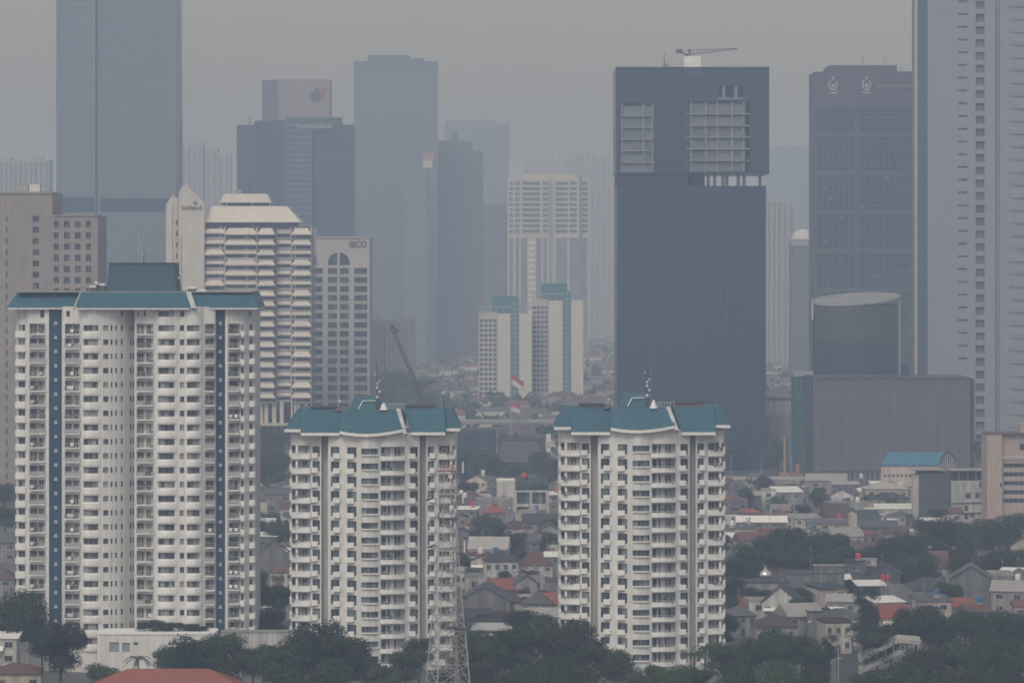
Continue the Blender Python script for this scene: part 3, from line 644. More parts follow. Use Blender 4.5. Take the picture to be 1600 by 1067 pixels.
# --- tiered white office tower with sloped eaves, and its fin walls with the name
def tiered():
    Y = 1800.0; s, u, z = frame_of(386, Y); T = thing('tiered_tower', 'cream tower with stacked sloping eaves on every floor behind the tall apartment tower', 'building', (PX(386, Y), Y, 0))
    prof = [(u(288), 6), (u(317), 4), (u(318), 2), (u(430), 0), (u(431), 4.5), (u(455), 4.5), (u(456), 1), (u(484), 2), (u(489), 5)]
    zt = z(355); zb = z(628)
    w_ = MB(); facade(w_, prof, zb, zt, [], 0); shell(w_, prof, 34, zb, zt, 0); w_.build('glazed_core', OGLASS, T)
    pitch = 15.9; rows = [360 + pitch * k for k in range(17)]
    cols = (300, 318.5, 344, 351, 385, 401, 431, 455.5, 461, 486)
    for px in cols:
        c = MB(); y = yat(prof, u(px)) - 1.2; c.box(u(px) - .45, u(px) + .45, y, y + 1.1, 0, zt); c.build('column', CREAM, T)
    segs = [(287, 317), (317.3, 351), (351.3, 402), (402.3, 430.5), (430.8, 455.5), (455.8, 487)]
    pat = [(1, 0, 1, 1, 0, 1), (1, 0, 1, 1, 0, 1), (0, 1, 0, 1, 0, 0)]
    for k, ry in enumerate(rows):
        for i, (a0, a1) in enumerate(segs):
            out = pat[k % 3][i]; y0 = min(yat(prof, u(a0) + .3), yat(prof, u(a1) - .3)); pj = 4.0 if out else 2.6
            if i == 4: pj = 2.0
            drop = 9.5 if out else 6.5; x0, x1 = u(a0), u(a1); ins = 1.9 if out else 1.0; zz = z(ry + (6 if out else 4)); zu = zz + drop / s
            e_ = MB(); lo = [(x0, y0 - pj), (x1, y0 - pj), (x1, y0 - .01), (x0, y0 - .01)]; up = [(x0 + ins, y0 - .7), (x1 - ins, y0 - .7), (x1 - ins, y0 - .01), (x0 + ins, y0 - .01)]
            e_.prism(lo, zz, zu, 0, None, up); e_.box(x0 + .1, x1 - .1, y0 - pj + .1, y0 - .02, zz - .45, zz - .004, 1)
            e_.build('eave', [CREAM2, CREAM], T)
            if i in (1, 3, 5) or out == 0:
                g_ = MB(); g_.box(x0 + .4, x1 - .4, y0 - 1.5, y0 - 1.35, zz - 2.9, zz - 2.0, 0); g_.build('railing_panel', surf_cache('pale_panel'), T)
    # crown roofs
    def crown(a0, a1, b0, b1, yb_, yt_, y0, y1, dp):
        c = MB(); c.prism([(u(a0), y0), (u(a1), y0), (u(a1), y0 + dp), (u(a0), y0 + dp)], z(yb_), z(yt_), 0, None, [(u(b0), y1), (u(b1), y1), (u(b1), y0 + dp - (y1 - y0)), (u(b0), y0 + dp - (y1 - y0))]); c.build('crown_roof', CREAM2, T)
    crown(317, 470, 331, 447, 347.5, 322, -.5, 5, 30); crown(341, 422.5, 349, 415, 316.5, 302.5, 5, 7.5, 18)
    n_ = MB(); n_.box(u(320), u(466), 3, 28, zt + .01, z(347.5) - .01); n_.box(u(347), u(418), 8, 20, z(322) + .01, z(316.5) - .01); n_.build('crown_storey', OGLASS, T)
    c = MB()
    for px in (345, 352, 392, 420): c.box(u(px) - .5, u(px) + .5, 7, 7.9, z(322) + .02, z(316.5) - .02)
    c.build('crown_pier', CREAM, T)
    p_ = MB(); p_.box(u(290), u(487), 8, 33, 0, zb - .02); p_.build('lobby_core', OGLASS, T)
    for px in (408, 416, 428, 440, 466, 478):
        q = MB(); q.box(u(px) - .9, u(px) + .9, 0.4, 3.2, 0, zb - .01); q.build('pilotis', CREAM, T)
    po = MB(); po.box(u(392), u(470), -8, 6, z(664), z(661)); po.build('porch', CREAM, T)
    # fin walls
    fw = surf('fin_wall_render', (0.60, 0.57, 0.53), 0.85, 0.06, 0.2, streak=0.12)
    f1 = MB(); f1.xz([(u(280), 0), (u(320), 0), (u(320), z(317)), (u(313), z(310)), (u(292.5), z(289)), (u(288), z(289.5)), (u(280), z(301))], -3, -1.5); f1.build('fin_wall', fw, T)
    f2 = MB(); f2.xz([(u(259), 0), (u(277.5), 0), (u(277.5), z(311)), (u(270), z(305)), (u(268), z(306)), (u(259), z(320))], 1, 2.5); f2.build('fin_wall', fw, T)
    lk = MB(); lk.box(u(277.6), u(280), -1, 2, 0, z(318)); lk.build('link_wall', CONC, T)
    for k in range(14):
        q = MB(); q.box(u(275), u(279), -.9, -1.05 + .1, z(352 + 17.2 * k), z(344 + 17.2 * k)); q.build('window', OGLASS, T)
    rb = MB(); rb.tube((u(269), .9, 0), (u(269), .9, z(322)), .3, .3, 6); rb.build('pipe', SOFFITW, T)
    lettering(T, 'intiland', u(285.5), u(315.5), z(328.5), -3.05, surf('sign_grey', (0.13, 0.11, 0.10), .6), 7.2 / s)
    lg = MB(); lg.tube((u(306), -3.02, z(317.5)), (u(306), -3.25, z(317.5)), 1.0, 1.0, 20); lg.build('logo_disc', surf('logo_brown', (0.28, 0.18, 0.14), .6), T)
    rooftop(T, u(352), u(410), 8, z(302.4), 1, 3)
def surf_cache(n):
    return MATS.get(n) or surf(n, (0.40, 0.39, 0.39), 0.8, 0.1, 0.5, objvar=.15)
tiered()

# --- pale office block with an arched window and letters on top
def arch_block():
    Y = 1900.0; s, u, z = frame_of(530, Y); T = thing('office_building', 'pale grey office block with arched window and dark lettering at its top corner', 'building', (PX(530, Y), Y, 0))
    prof = [(u(470), 0), (u(577.5), 0)]; zt = z(372.5); pitch = 14.05
    rows = [z(419 + pitch * k + 9.2) for k in range(24)]
    cols = [(487, 504), (512.5, 526.5), (531, 545), (553.5, 573.5)]
    holes = [(u(a0), u(a1), r, r + 9.2 / s, .9) for r in rows for a0, a1 in cols]
    arch = (u(512.5), u(546.5), z(414.5), z(394.6), .8); holes.append(arch)
    w_ = MB(); facade(w_, prof, 0, zt, holes, 0); shell(w_, prof, 40, 0, zt, 0)
    ac, ar, ah = u(529.5), 17 / s, 19.8 / s                                       # spandrels turning the square opening into an arch
    zb = z(414.5)
    for sg in (-1, 1):
        pts = [(ac + sg * ar * math.cos(t), zb + ah * math.sin(t) ** .8) for t in [math.pi / 2 * i / 8 for i in range(9)]]
        pts = [(ac + sg * ar, zb + ah)] + (pts if sg < 0 else pts[::-1])
        if sg > 0: pts = [pts[0]] + pts[1:]
        w_.xz(pts if sg > 0 else pts, .02, .6, 0)
    w_.build('wall', GREYW, T)
    gm = MB(); gm.face([(arch[0], .7, arch[2]), (arch[1], .7, arch[2]), (arch[1], .7, arch[3]), (arch[0], .7, arch[3])]); gm.build('arched_window', OGLASS, T)
    md = MB(); md.box(u(526.8), u(530.8), -.1, .68, 0, zb + ah + .6); md.build('pilaster', GREYW, T)
    for a0, a1 in cols:
        me = win_mesh(prof, u(a0), u(a1), 9.2 / s, .85, 4, .12, .25, .3).mesh('window', [FRAME, OGLASS, GREYW])
        for r in rows: put('window', me, T, (0, 0, r))
    cp = MB(); cp.box(u(470), u(578.2), -.5, 40, zt + .004, zt + .7); cp.build('coping', GREYW, T)
    lettering(T, 'IBCO', u(546), u(573), z(387), -.06, surf('sign_dark', (0.07, 0.07, 0.09), .6), 10.5 / s)
    sd = MB(); sd.box(u(577.6), u(584), 6, 38, 0, z(585)); sd.build('annex', TANW, T)
arch_block()

# --- glass complex with a boxy top
def glass_complex():
    Y = 2600.0; s, u, z = frame_of(460, Y); T = thing('glass_office', 'blue glass office slab with pale boxy top storey and faint lettering', 'building', (PX(460, Y), Y, 0))
    for k, (a0, a1, t, y0, mt, mu) in enumerate(((369, 397, 195, 6, SLATE, MULL), (397.2, 446, 189, 2, NGLASS, MULL), (446.2, 486, 187, 0, SLATE, MULLP), (486.2, 553, 195, 3, NGLASS, MULL))):
        curtain(T, [(u(a0), y0), (u(a1), y0)], 50, 0, z(t), 48, mt, mu, 6.0, fin=.12, band=.35)
    t_ = MB(); t_.box(u(433), u(514), 12, 40, z(187), z(123), 0); t_.prism([(u(406), 22), (u(433) - .01, 12), (u(433) - .01, 40), (u(406), 40)], z(189), z(123.5), 1); t_.build('top_block', [surf('mauve_panel', (0.27, 0.24, 0.26), .7, .05, .1), surf('mauve_panel_shaded', (0.15, 0.15, 0.18), .7, .05, .1)], T)  # turned side gets a darker copy of the panel, its shade painted in
    cr = MB(); cr.box(u(446), u(530), 1.5, 30, z(187) + .02, z(183)); cr.box(u(485), u(530), 2.5, 30, z(195) + .02, z(183) - .02); cr.build('sign_storey', MULL, T)
    lettering(T, 'PermataBank', u(464), u(520), z(201), -.4, surf('sign_pale', (0.32, 0.37, 0.40), .5), 7.5 / s)
    lf = MB(); cx, cz = u(495), z(146)                                            # leaf-shaped emblem
    for ang, ln, wd, mi in ((1.05, 10.0, 1.9, 0), (1.65, 9.4, 2.0, 1), (2.3, 7.6, 1.9, 1)):
        c, s_ = math.cos(ang), math.sin(ang); pts = []
        for i in range(12):
            t = 2 * math.pi * i / 12; a_, b_ = ln / 2 * (1 + math.cos(t)), wd * math.sin(t); pts.append((cx + a_ * c - b_ * s_, cz - 5 + a_ * s_ + b_ * c))
        lf.xz(pts, 11.6 - .05 * mi - .02 * ang, 11.98, mi)
    lf.build('emblem', [surf('emblem_red', (0.26, 0.14, 0.14), .6), surf('emblem_grey', (0.10, 0.11, 0.14), .6)], T)
    for px, t in ((389, 183), (533, 184), (478, 183)):
        a_ = MB(); a_.tube((u(px), 8, z(195)), (u(px), 8, z(t)), .5, .2, 5); a_.tube((u(px) - 1.5, 8, z(t)), (u(px) + 1.8, 8, z(t - 2)), .25, .2, 5); a_.build('gondola_arm', DARKST, T)
glass_complex()

# --- far tall towers in the middle
def simple_tower(label, P, Y, prof_px, top, mat, floors, cap=None, mull=MULL, mx=None, fin=.12, band=.4, dep=45, name='glass_tower'):
    s, u, z = frame_of(P, Y); T = thing(name, label, 'tower', (PX(P, Y), Y, 0), group='hazy towers on the skyline')
    prof = [(u(a_), b_) for a_, b_ in prof_px]; curtain(T, prof, dep, 0, z(top), floors, mat, mull, mx, fin=fin, band=band)
    for (a0, a1, t, bt) in (cap or []):
        c = MB(); c.box(u(a0), u(a1), 5 + (a0 - 552) * .01, dep - 6, z(bt) + .01, z(t)); c.build('roof_block', mat, T)
    return T, s, u, z
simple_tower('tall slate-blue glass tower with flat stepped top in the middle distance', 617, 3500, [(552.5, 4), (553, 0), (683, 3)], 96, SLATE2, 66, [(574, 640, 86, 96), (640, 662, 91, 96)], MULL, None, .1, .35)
FWH = surf('sign_pale_panel', (.45, .44, .44), .8)
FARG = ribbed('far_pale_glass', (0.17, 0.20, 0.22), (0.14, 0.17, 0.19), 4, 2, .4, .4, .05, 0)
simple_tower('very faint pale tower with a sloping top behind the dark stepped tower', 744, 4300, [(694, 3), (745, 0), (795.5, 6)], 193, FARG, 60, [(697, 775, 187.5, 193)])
T_, s_, u_, z_ = simple_tower('dark stepped tower with vertical ribs in the hazy centre', 712, 3600, [(683, 2), (700, 0), (739, 0), (755, 3)], 236, surf('dark_far_facade', (.150, .163, .175), .5, .05), 48, [(684, 738, 220, 236), (706, 714, 207, 222)], surf('dark_far_rib', (.165, .178, .188), .5), 4.5, .4, .3)
c = MB(); c.box(u_(670), u_(682.5), 4, 30, 0, z_(262)); c.build('wing', MATS['dark_far_facade'], T_)
T_, s_, u_, z_ = simple_tower('low teal-grey block with a small red and white rooftop sign', 650, 3400, [(632, 2), (668, 0)], 263, surf('teal_far_facade', (.09, .13, .14), .5, .05), 44, None, surf('teal_far_band', (.20, .21, .22), .6), None, .3, 1.2, name='office_building')
c = MB(); c.box(u_(661), u_(678), 2, 3, z_(251), z_(239), 0); c.box(u_(661), u_(675), 2, 3, z_(262), z_(251) - .01, 1); c.build('roof_sign', [surf('sign_red', (.36, .19, .19), .6), FWH], T_)
simple_tower('hazy grey slab right beside the dark stepped tower', 765, 3900, [(750, 0), (796, 4)], 330, surf('grey_far_facade', (.09, .10, .11), .6, .05), 40, [(755, 790, 318, 330)], MULL, 5.0)
# white and yellow framed apartment slab
def framed():
    Y = 3900.0; s, u, z = frame_of(856, Y); T = thing('apartment_slab', 'yellowish slab with a white grid of balconies in the hazy centre', 'building', (PX(856, Y), Y, 0), group='hazy towers on the skyline')
    prof = [(u(793), 0), (u(858), 0), (u(858.4), 6), (u(866), 6), (u(866.4), 1), (u(920), 1)]; zt = z(279)
    yel = surf('hazed_yellow_render', (.44, .41, .345), .8, .06, .1); cols = [(796, 801.5), (804.5, 812), (816, 844), (848, 856.5), (868, 887), (890, 901), (907, 918.5)]  # yellow muted so that the distant haze is painted in
    rows = [284 + 8.3 * k for k in range(10)]; holes = [(u(a0), u(a1), z(r + 5.6), z(r), 1.2) for r in rows for a0, a1 in cols]
    vert = [(796, 801.5), (806, 811), (814, 824), (838, 846), (849, 855), (869, 886), (890, 905), (909, 918)]
    holes += [(u(a0), u(a1), 5, z(372), 1.2) for a0, a1 in vert]
    w_ = MB(); facade(w_, prof, 0, zt, holes, 0); shell(w_, prof, 40, 0, zt, 0); w_.build('wall', yel, T)
    me = None
    for a0, a1 in cols:
        me = win_mesh(prof, u(a0), u(a1), 5.6 / s, 1.1, 3, .2).mesh('window', [FRAME, OGLASS, yel])
        for r in rows: put('window', me, T, (0, 0, z(r + 5.6)))
    g_ = MB()
    for a0, a1 in vert:
        g_.face([(u(a0), yat(prof, u(a0)) + 1.1, 5), (u(a1), yat(prof, u(a1)) + 1.1, 5), (u(a1), yat(prof, u(a1)) + 1.1, z(372)), (u(a0), yat(prof, u(a0)) + 1.1, z(372))])
    g_.build('glazed_strip', surf('far_strip', (.13, .16, .17), .5), T)
    for k in range(14):
        b_ = MB(); b_.box(u(826), u(836), -.6, .9, z(378 + 9 * k + 3), z(378 + 9 * k)); b_.build('balcony', WHITE2, T)
    d_ = MB(); d_.box(u(905), u(909), -.4, .9, z(480), z(279) + 2); d_.build('dark_strip', MULL, T)
    pk = MB(); pk.box(u(815), u(900), 6, 30, zt + .01, z(272)); pk.build('roof_block', yel, T)
framed()
FW = surf('hazed_white_facade', (.29, .285, .29), .8, .05, .1)  # white toned down, haze painted into the colour
def far_white(label, P, Y, blocks, seed):
    s, u, z = frame_of(P, Y); T = thing('apartment_tower', label, 'tower', (PX(P, Y), Y, 0), group='hazy towers on the skyline')
    dk = MATS.get('hazed_slot') or surf('hazed_slot', (.225, .232, .245), .6)  # slots kept close to the wall tone, contrast lost to haze painted in
    for (a0, a1, t) in blocks:
        prof = [(u(a0), 0), (u(a1), 0)]; n = max(1, int((a1 - a0) / 7)); w1 = (a1 - a0) / n
        holes = [(u(a0 + w1 * (i + .3)), u(a0 + w1 * (i + .72)), 6, z(t + 5), 1.5) for i in range(n)]
        w_ = MB(); facade(w_, prof, 0, z(t), holes, 0); shell(w_, prof, 30, 0, z(t), 0); w_.build('wall', FW, T)
        g_ = MB()
        for h_ in holes: g_.face([(h_[0], 1.4, h_[2]), (h_[1], 1.4, h_[2]), (h_[1], 1.4, h_[3]), (h_[0], 1.4, h_[3])])
        g_.build('window_strip', dk, T)
        b_ = MB(); b_.box(u(a0) + .5, u(a1) - .5, -.25, -.003, 0, 1.0); bm_ = b_.mesh('floor_band', FW); zz = z(t) - 8
        while zz > 60: put('floor_band', bm_, T, (0, 0, zz)); zz -= 7.2
        c = MB(); c.box(u(a0 + (a1 - a0) * .3), u(a0 + (a1 - a0) * .7), 8, 20, z(t) + .01, z(t - 4)); c.build('roof_block', FW, T)
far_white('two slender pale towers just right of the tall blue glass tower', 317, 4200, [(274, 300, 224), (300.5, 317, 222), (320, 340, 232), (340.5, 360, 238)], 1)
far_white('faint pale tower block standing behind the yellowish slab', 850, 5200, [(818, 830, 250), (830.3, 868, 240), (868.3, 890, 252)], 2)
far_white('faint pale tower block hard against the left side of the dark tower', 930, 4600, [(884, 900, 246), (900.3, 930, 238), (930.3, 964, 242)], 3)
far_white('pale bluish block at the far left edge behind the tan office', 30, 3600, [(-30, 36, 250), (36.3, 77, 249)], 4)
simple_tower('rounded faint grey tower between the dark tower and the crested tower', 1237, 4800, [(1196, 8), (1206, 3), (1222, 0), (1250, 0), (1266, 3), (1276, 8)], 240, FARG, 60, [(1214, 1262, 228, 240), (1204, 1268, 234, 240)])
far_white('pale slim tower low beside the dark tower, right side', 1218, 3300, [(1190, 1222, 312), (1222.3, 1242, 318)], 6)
def domed():
    Y = 2800.0; s, u, z = frame_of(1256, Y); T = thing('domed_block', 'grey block with a pale dome top beside the crested tower', 'building', (PX(1256, Y), Y, 0))
    curtain(T, [(u(1237), 3), (u(1242), 0), (u(1276), 0)], 30, 0, z(376), 40, surf('grey_far_facade2', (.12, .14, .15), .6), MULL, 5)
    d_ = MB(); r = 19 / s; d_.lathe(u(1257), 14, [(r * math.cos(t), z(376) + .01 + 18 / s * math.sin(t)) for t in [math.pi / 2 * i / 8 for i in range(9)]], 24); d_.build('dome', surf('far_dome', (.52, .51, .50), .7), T, smooth=True)
    b_ = MB(); b_.box(u(1237) - .3, u(1277), -.6, 30, z(384), z(377)); b_.build('cornice', FW, T)
domed()
far_white('low pinkish pale block behind the mobile crane', 612, 2700, [(578, 600, 500), (604, 648, 498)], 7)

# --- white slabs with green glass strips
def green_slabs():
    Y = 2459.0; s, u, z = frame_of(830, Y)
    cw = surf('warm_white_render', (.60, .575, .53), .85, .05, .1, streak=.08); gg = surf('green_glass_strip', (.05, .17, .17), .3, .15, .4); tr = surf('green_roof_block', (.035, .15, .17), .5)
    for lab, x0, tops, yo in (('left of two white slabs with green glass strips, the lower one', 748, (488, 463, 470), 0), ('right of two white slabs with green glass strips, the taller one', 831, (468, 443, 455), 14)):
        T = thing('residential_slab', lab, 'building', (PX(830, Y + yo), Y + yo, 0), group='white slabs with green strips')
        if x0 == 748: g0, w0, g1, w1, w2 = (748, 777), (777.5, 797.5), (797.8, 811), (811.3, 831), None
        else: g0, w0, g1, w1, w2 = (831.3, 857), (857.5, 879.5), (879.8, 892.5), (892.8, 912), None
        prof = [(u(g0[0]), 6), (u(g0[1]), 3)]; zt = z(tops[0]); hs_ = []
        nx = 4
        for k in range(18):
            for i in range(nx):
                a_ = u(g0[0] + 1 + (g0[1] - g0[0] - 1) * (i + .12) / nx); b_ = u(g0[0] + 1 + (g0[1] - g0[0] - 1) * (i + .8) / nx); hs_.append((a_, b_, z(tops[0] + 11 + 7.6 * k + 4.5), z(tops[0] + 11 + 7.6 * k), .6))
        w_ = MB(); facade(w_, prof, 0, zt, hs_, 0, 0, 1); shell(w_, prof, 30, 0, zt, 0); w_.build('side_wall', [surf_cache('slab_grey') if False else GREYW, OGLASS], T)
        for a0, a1 in (w0, w1):
            b_ = MB(); b_.box(u(a0), u(a1), 0, 30, 0, z(tops[0] + 2)); b_.build('blank_wall', cw, T)
        s_ = MB(); s_.box(u(g1[0]), u(g1[1]), 1.0, 29, 0, z(tops[2])); o = s_.build('glass_strip', gg, T)
        mb = MB()
        for k in range(24): mb.box(u(g1[0]) + .02, u(g1[1]) - .02, .8, 1.0, z(tops[2] + 4 + 7.6 * k + 1.2), z(tops[2] + 4 + 7.6 * k))
        mb.box(u((g1[0] + g1[1]) / 2) - .2, u((g1[0] + g1[1]) / 2) + .2, .7, .8, 0, z(tops[2])); mb.build('mullions', MULLP, o)
        t_ = MB(); a0 = 769 if x0 == 748 else 846; t_.box(u(a0), u(a0 + 41), 8, 24, z(tops[0] + 2) + .02, z(tops[1])); t_.build('roof_block', tr, T)
        pr_ = MB()
        for k in range(9): pr_.box(u(g0[0] + k * 9.2), u(g0[0] + k * 9.2 + 1), 3.5, 4, zt, zt + 3.2)
        pr_.box(u(g0[0]), u(w1[1]), 3.4, 4.1, zt + 3.2, zt + 3.9); pr_.build('pergola', MULLP, T)
green_slabs()

# --- the dark tower under construction
def dark_tower():
    Y = 1714.0; s, u, z = frame_of(1081, Y); T = thing('dark_tower', 'broad dark navy tower with unfinished openings near its top', 'tower', (PX(1081, Y), Y, 0))
    z0, zv, zw, zt = 0, z(290.5), z(272), z(105)
    up = [(u(962.5), 0), (u(1202), 0)]; lo = [(u(964), .6), (u(1197), .6)]
    holes_u = [(u(970), u(1021), zw + .8, z(162), 9.0), (u(1077), u(1172), zw + .6, z(159), 9.0), (u(1121), u(1163), z(155), z(135), 6.0)]
    w_ = MB(); facade(w_, up, zw, zt, holes_u, 0, 1, 1); shell(w_, up, 46, zw, zt, 0); w_.face([(u(962.5), 0, zw), (u(962.5), 46, zw), (u(1202), 46, zw), (u(1202), 0, zw)], 0); w_.build('upper_wall', [DGLASS, surf('raw_concrete_shaded', (.13, .15, .17), .9, .2, .2)], T)  # inside of the openings: darker concrete copy with the recess shade painted in
    l_ = MB(); facade(l_, lo, z0, zv, [], 0); shell(l_, lo, 46, z0, zv, 0); l_.build('lower_wall', DGLASS, T)
    rb = MB()
    for k in range(1, 40): rb.box(u(964.2 + 5.85 * k) - .06, u(964.2 + 5.85 * k) + .06, .35, .6, 6, zv)
    rb.build('mullions', surf('dark_mullion', (.018, .026, .042), .5), T)
    co = MB(); co.box(u(964.4), u(1074), 1.0, 45, zv + .01, zw - .01); co.box(u(1080), u(1102), 5, 45, zv + .01, zw - .01); co.build('core', surf('dark_void', (.02, .03, .045), .7), T)
    raw = surf('raw_concrete', (.215, .235, .255), .9, .15, .3, objvar=.1)
    for px in (1107, 1117, 1130, 1136, 1154, 1163, 1188):
        c = MB(); c.box(u(px) - .7, u(px) + .7, 1.2, 3, zv + .02, zw - .02); c.build('column', surf_cache2('dark_column'), T)
    for (a0, a1, b0, b1, nc) in ((970, 1021, 162, 288, 0), (1077, 1172, 159, 288, 0)):
        cols = (971.5, 1005.5, 1020) if a0 < 1000 else (1080, 1103, 1121, 1144, 1162)
        for px in cols:
            c = MB(); c.box(u(px) - .55, u(px) + .55, .5, 1.6, zw + .82, z(b0) - .02); c.build('column', raw, T)
        for k in range(1, 7):
            c = MB(); y = b0 + 18.2 * k; c.box(u(a0) + .02 - (1.2 if a0 > 1000 else 0), u(a1) - .02, -.3 if a0 > 1000 else .1, 8.9, z(y + 2.4) + .1, z(y)); 
            if z(y + 2.4) > zw + .9: c.build('slab', raw, T)
        for k in range(6):
            for i, (pa, pb) in enumerate(zip(cols, cols[1:])):
                q = MB(); q.box(u(pa) + .6, u(pb) - .6, 1.3, 1.4, max(zw + .9, z(b0 + 18.2 * (k + 1)) + .02), z(b0 + 18.2 * k + 2.6)); q.build('infill_panel', surf_cache3(), T)
    l2 = MB(); l2.box(u(1121), u(1163), -.4, 5.5, z(155.5), z(153)); l2.box(u(1131) - .6, u(1131) + .6, 0.2, 1.2, z(153) + .01, z(135.2)); l2.box(u(1150) - .6, u(1150) + .6, .2, 1.2, z(153) + .01, z(135.2)); l2.build('loading_bay', raw, T)
    cap = MB(); cap.box(u(1069), u(1096), 6, 16, zt + .01, z(87)); cap.build('lift_core', surf('white_sheeting', (.78, .77, .72), .8, .1, .5), T)
    hs2 = MB()
    for px in (1072, 1077, 1084, 1088, 1093): hs2.box(u(px) - .25, u(px) + .25, -.12, -.02, z(120), z(106.5))
    hs2.build('hoist_track', surf('hoist_steel', (.09, .11, .13), .6), T)
    rooftop(T, u(1035), u(1060), 4, zt + .01, 1, 4)
    ln = MB()
    for px, a0, a1 in ((1017, 440, 640), (996, 415, 445), (1136, 430, 500), (1127, 450, 470)): ln.box(u(px) - .1, u(px) + .1, .1, .34, z(a1), z(a0))
    ln.build('joint_strip', MULL, T)
    # tower crane on the roof
    C = thing('tower_crane', 'construction crane with raised jib on top of the dark tower', 'crane', (PX(1075, Y), Y + 11, z(87) + .02))
    v = lambda px: (px - 1075) / s
    zz = lambda py: z(py) - z(87) - .02
    m_ = MB(); m_.box(-.8, .8, -.8, .8, 0, zz(83)); m_.build('mast', STEELB, C)
    j = MB(); p, q = Vector((0, -1, zz(84))), Vector((v(1154), -1, zz(75)))
    for oy in (-.5, .5): j.tube(p + Vector((0, oy, 0)), q + Vector((0, oy, 0)), .28, .16, 5)
    top = [p + (q - p) * t + Vector((0, 0, 1.6 * (1 - t) + .3)) for t in [i / 12 for i in range(13)]]
    for i in range(12):
        j.tube(top[i], top[i + 1], .22, None, 4); j.tube(top[i], p + (q - p) * ((i + 1) / 12), .13, None, 4)
    j.build('jib', STEELB, C)
    cj = MB(); cj.tube((0, -1, zz(84)), (v(1062), -1, zz(79)), .4, None, 5); cj.box(v(1058), v(1068), -2, 0, zz(81.5), zz(75.5)); cj.build('counterweight', STEELB, C)
    cb = MB(); cb.box(v(1077), v(1081), -2.4, -1.2, zz(83), zz(76)); cb.build('cab', STEELB, C)
def surf_cache2(n): return MATS.get(n) or surf(n, (.08, .09, .10), .8, .1)
def surf_cache3(): return MATS.get('infill') or surf('infill', (.150, .172, .188), .8, .1, .4, objvar=.2)
dark_tower()

# --- dark green glass tower with two crests
def crest_tower():
    Y = 2200.0; s, u, z = frame_of(1352, Y); T = thing('crested_tower', 'dark grey-green office tower with two pale crests near its top', 'tower', (PX(1352, Y), Y, 0))
    prof = [(u(1273.5), 4), (u(1338), 0), (u(1431), 1)]; zt = z(112)
    head = surf('plum_stone', (.075, .066, .085), .7, .08, .2); gl = surf('green_grey_stone', (.045, .065, .070), .6, .1, .2)
    holes = []; ya = 162
    cols = [(1279 + 8.2 * i, 1284.5 + 8.2 * i) for i in range(7)] + [(1345 + 9.4 * i, 1351.5 + 9.4 * i) for i in range(9)]
    rows = [170 + 7.6 * k for k in range(56)]
    for k, r in enumerate(rows):
        if k % 8 == 5: continue
        for a0, a1 in cols: holes.append((u(a0), u(a1), z(r + 5), z(r), .8))
    w_ = MB(); facade(w_, prof, 0, z(160), holes, 0, 0, 1); shell(w_, prof, 45, 0, z(160), 0); w_.build('wall', [gl, surf('dark_far_window', (.020, .030, .038), .3)], T)
    h_ = MB(); facade(h_, prof, z(160) + .01, zt, [], 0); shell(h_, prof, 45, z(160) + .01, zt, 0); h_.build('head_wall', head, T)
    pk = MB(); pk.box(u(1296), u(1402), 2, 42, zt + .01, z(102)); pk.build('roof_block', head, T)
    lgm = surf('louvre_grey', (.07, .09, .095), .6)
    for k, r in enumerate(rows):
        if k % 8 == 5:
            bands = MB()
            for (xa, ya_), (xb, yb_) in zip(prof, prof[1:]): bands.face([(xa, ya_ - .3, z(r + 4)), (xb, yb_ - .3, z(r + 4)), (xb, yb_ - .3, z(r)), (xa, ya_ - .3, z(r))])
            bands.build('louvre_band', lgm, T)
    eb = MB(); rr = random.Random(3)
    for _ in range(36):
        a0, a1 = rr.choice(cols); r = rr.choice(rows[8:]); eb.box(u(a0), u(a1), -.02 + yat(prof, u(a0)), .5 + yat(prof, u(a0)), z(r + 4.6), z(r + .4))
    eb.build('blinds', surf('far_blind', (.09, .11, .12), .7), T)
    pal = surf('crest_metal', (.36, .37, .38), .5, .1)
    for px, lab in ((1302, 'crest'), (1354, 'crest')):
        c = MB(); cx, cz, y = u(px), z(133), yat(prof, u(px)) - .25
        for i in range(18):                                            # oval wreath, open at the top
            t0, t1 = math.radians(-235 + 290 * i / 18), math.radians(-235 + 290 * (i + 1) / 18)
            c.tube((cx + 2.3 * math.cos(t0), y, cz + 3.0 * math.sin(t0)), (cx + 2.3 * math.cos(t1), y, cz + 3.0 * math.sin(t1)), .5, .5, 5)
        c.xz([(cx - .7, cz + 3.2), (cx + .7, cz + 3.2), (cx + .9, cz + 4.8), (cx + .3, cz + 4.2), (cx, cz + 5.2), (cx - .3, cz + 4.2), (cx - .9, cz + 4.8)], y - .2, y + .2)
        c.xz([(cx - 2.6, cz - 4.4), (cx, cz - 5.1), (cx + 2.6, cz - 4.4), (cx + 2.6, cz - 3.7), (cx, cz - 4.3), (cx - 2.6, cz - 3.7)], y - .2, y + .2)
        c.tube((cx, y, cz - .3), (cx, y + .1, cz - .3), 1.1, 1.1, 10); c.build(lab, pal, T)
    lettering(T, 'Sampoerna', u(1367), u(1428), z(139), yat(prof, u(1362)) - .35, surf('sign_rose', (.26, .17, .17), .6), 8 / s)
    for px, t, wd in ((1350, 84, 1.6), (1386, 90, 1.2), (1328, 92, .5), (1410, 104, 2.5)):
        a_ = MB(); a_.box(u(px) - wd / 2, u(px) + wd / 2, 8, 9, z(112), z(t)); a_.build('rooftop_mast', surf_cache('mast_grey'), T)
crest_tower()

